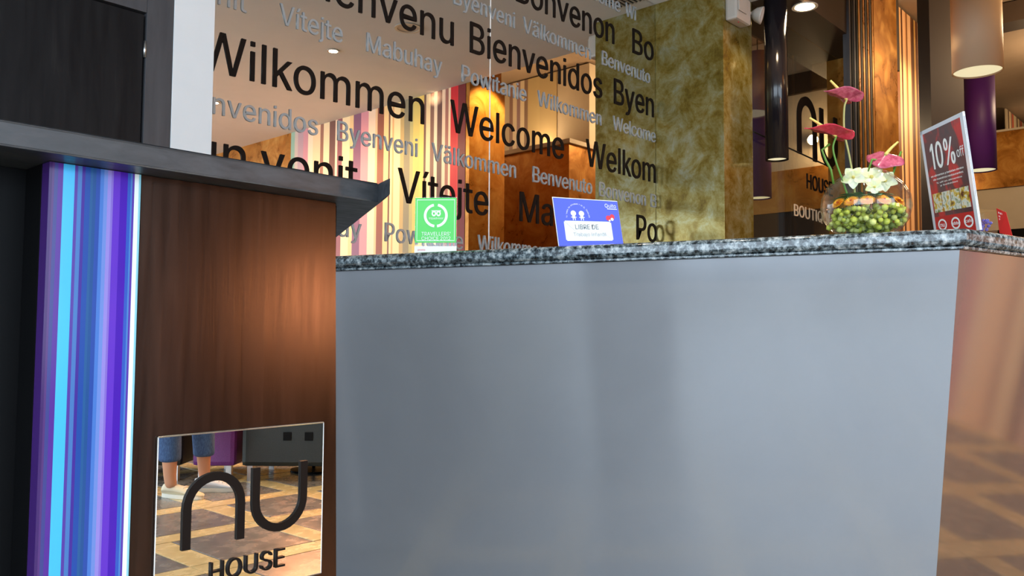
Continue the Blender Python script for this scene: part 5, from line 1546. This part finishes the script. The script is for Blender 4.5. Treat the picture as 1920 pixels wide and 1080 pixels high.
# head with face
hcn = L_(-.37, 0, 1.27)
b2 = bmesh.new()
bmesh.ops.create_uvsphere(b2, u_segments=24, v_segments=18, radius=1)
rot = Matrix((fdir.to_tuple() + (0,), (-fper).to_tuple() + (0,), (0, 0, 1, 0), (0, 0, 0, 1))).transposed()
for v in b2.verts:
    x, y, z = v.co
    jaw = 1 - .28 * max(0, -z)
    v.co = Vector((x * .095 * jaw + .01 * max(0, -z), y * .075 * jaw, z * .118))
    if x > .85 and abs(y) < .25 and -.35 < z < .05:
        v.co.x += .018
b2.transform(Matrix.Translation(hcn) @ rot)
me = bpy.data.meshes.new('head')
b2.to_mesh(me)
for f in me.polygons:
    f.use_smooth = True
head = link('head', me, 'skin', per)
def blob(name, f, s, z, r, m, sc=(1, 1, 1)):
    b = bmesh.new()
    bmesh.ops.create_icosphere(b, subdivisions=2, radius=r)
    b.transform(Matrix.Diagonal((*sc, 1)))
    b.transform(Matrix.Translation(hcn + fdir * f + fper * s + Vector((0, 0, z))) @ rot)
    m_ = bpy.data.meshes.new(name)
    b.to_mesh(m_)
    for p_ in m_.polygons:
        p_.use_smooth = True
    return link(name, m_, m, head)
for s in (-1, 1):
    blob('eye', .082, s * .031, .008, .011, 'white_print')
    blob('pupil', .091, s * .031, .008, .0045, 'black')
    blob('ear', -.005, s * .076, -.005, .026, 'skin', (.8, .3, 1.2))
    blob('eyebrow', .090, s * .031, .03, .014, 'hair', (.4, 1, .25))
blob('nose', .100, 0, -.018, .014, 'skin', (1, .8, 1.5))
blob('mouth', .086, 0, -.055, .02, 'red_print', (.4, 1, .28))
blob('hair', -.022, 0, .03, .105, 'hair', (.95, .82, 1.0))
# clothes
jv, je, jr = [pelv], [], [(.165, .15)]
for s, (ff, qq) in ((-1, (f1, q1)), (1, (f2, q2))):
    pv = 0
    for p, r in ((L_(-.48, s * .10, .55), .108), (L_(ff - .10, qq, .525), .082), (L_(ff - .09, qq, .40), .075), (L_(ff - .08, qq, .24), .068), (L_(ff - .08, qq, .205), .069)):
        jv.append(p)
        jr.append(r)
        je.append((pv, len(jv) - 1))
        pv = len(jv) - 1
skin_obj('jeans', jv, je, jr, 'denim', per)
tv, te, tr_ = [L_(-.51, 0, .66)], [], [(.165, .145)]
for p, r in ((L_(-.48, 0, .80), (.155, .13)), (L_(-.45, 0, .95), (.17, .13)), (L_(-.43, 0, 1.04), (.13, .10))):
    tv.append(p)
    tr_.append(r)
    te.append((len(tv) - 2, len(tv) - 1))
for s in (-1, 1):
    pv = 3
    for p, r in ((L_(-.43, s * .17, 1.02), .07), (L_(-.375, s * .215, .84), .058)):
        tv.append(p)
        tr_.append(r)
        te.append((pv, len(tv) - 1))
        pv = len(tv) - 1
skin_obj('shirt', tv, te, tr_, 'shirt', per)
# shoes
def shoe(c, m, label, fd):
    fd = Vector(fd).normalized()
    sd = Vector((fd.y, -fd.x, 0))
    e = part_shoe = None
    b = bmesh.new()
    Lh = .27
    rings = []
    # station: t, half width, sole z, top z
    st = [(-.13, .020, .012, .055), (-.125, .030, .012, .078), (-.10, .036, .012, .085), (-.05, .037, .012, .082), (0, .038, .012, .072), (.04, .043, .012, .058), (.08, .045, .012, .046), (.11, .040, .012, .038), (.130, .026, .012, .030), (.138, .010, .013, .022)]
    for t, w, z0, z1 in st:
        r = []
        for k in range(12):
            a = 2 * PI * k / 12
            yy = w * math.cos(a)
            zz = z0 + (z1 - z0) * (.5 + .5 * math.sin(a)) ** (1.0 if math.sin(a) > 0 else .6)
            yy *= (1 - .35 * max(0, math.sin(a)) ** 2)
            p = fd * t + sd * yy
            r.append(b.verts.new((c.x + p.x, c.y + p.y, zz)))
        rings.append(r)
    for i in range(len(rings) - 1):
        for k in range(12):
            b.faces.new((rings[i][k], rings[i][(k + 1) % 12], rings[i + 1][(k + 1) % 12], rings[i + 1][k]))
    b.faces.new(rings[0])
    b.faces.new(rings[-1][::-1])
    sh = part('shoe', b, m, per, smooth=True, label=label)
    b = bmesh.new()
    lo2, hi2 = [], []
    N = 24
    for k in range(N):
        a = 2 * PI * k / N
        t = .140 * math.cos(a)
        w = (.040 + .008 * math.cos(a)) * math.sin(a)
        p = fd * t + sd * w
        lo2.append(b.verts.new((c.x + p.x, c.y + p.y, .001)))
        hi2.append(b.verts.new((c.x + p.x, c.y + p.y, .024)))
    b.faces.new(hi2)
    b.faces.new(lo2[::-1])
    for k in range(N):
        b.faces.new((lo2[k], lo2[(k + 1) % N], hi2[(k + 1) % N], hi2[k]))
    part('sole', b, 'rubber', sh)
    lc = None
    for k in range(3):
        t = .02 + .022 * k
        z = .070 - .008 * k
        P = [fd * t + sd * q + Vector((c.x, c.y, z - abs(q) * .25)) for q in (-.024, 0, .024)]
        lc = tube(P, .003, 6, lc)
    part('laces', lc, 'white_print', sh)
shoe(s1c, 'canvas', 'cream canvas lace-up shoe', fdir * .96 + fper * -.25)
shoe(s2c, 'canvas_white', 'white canvas shoe', fdir + fper * .1)
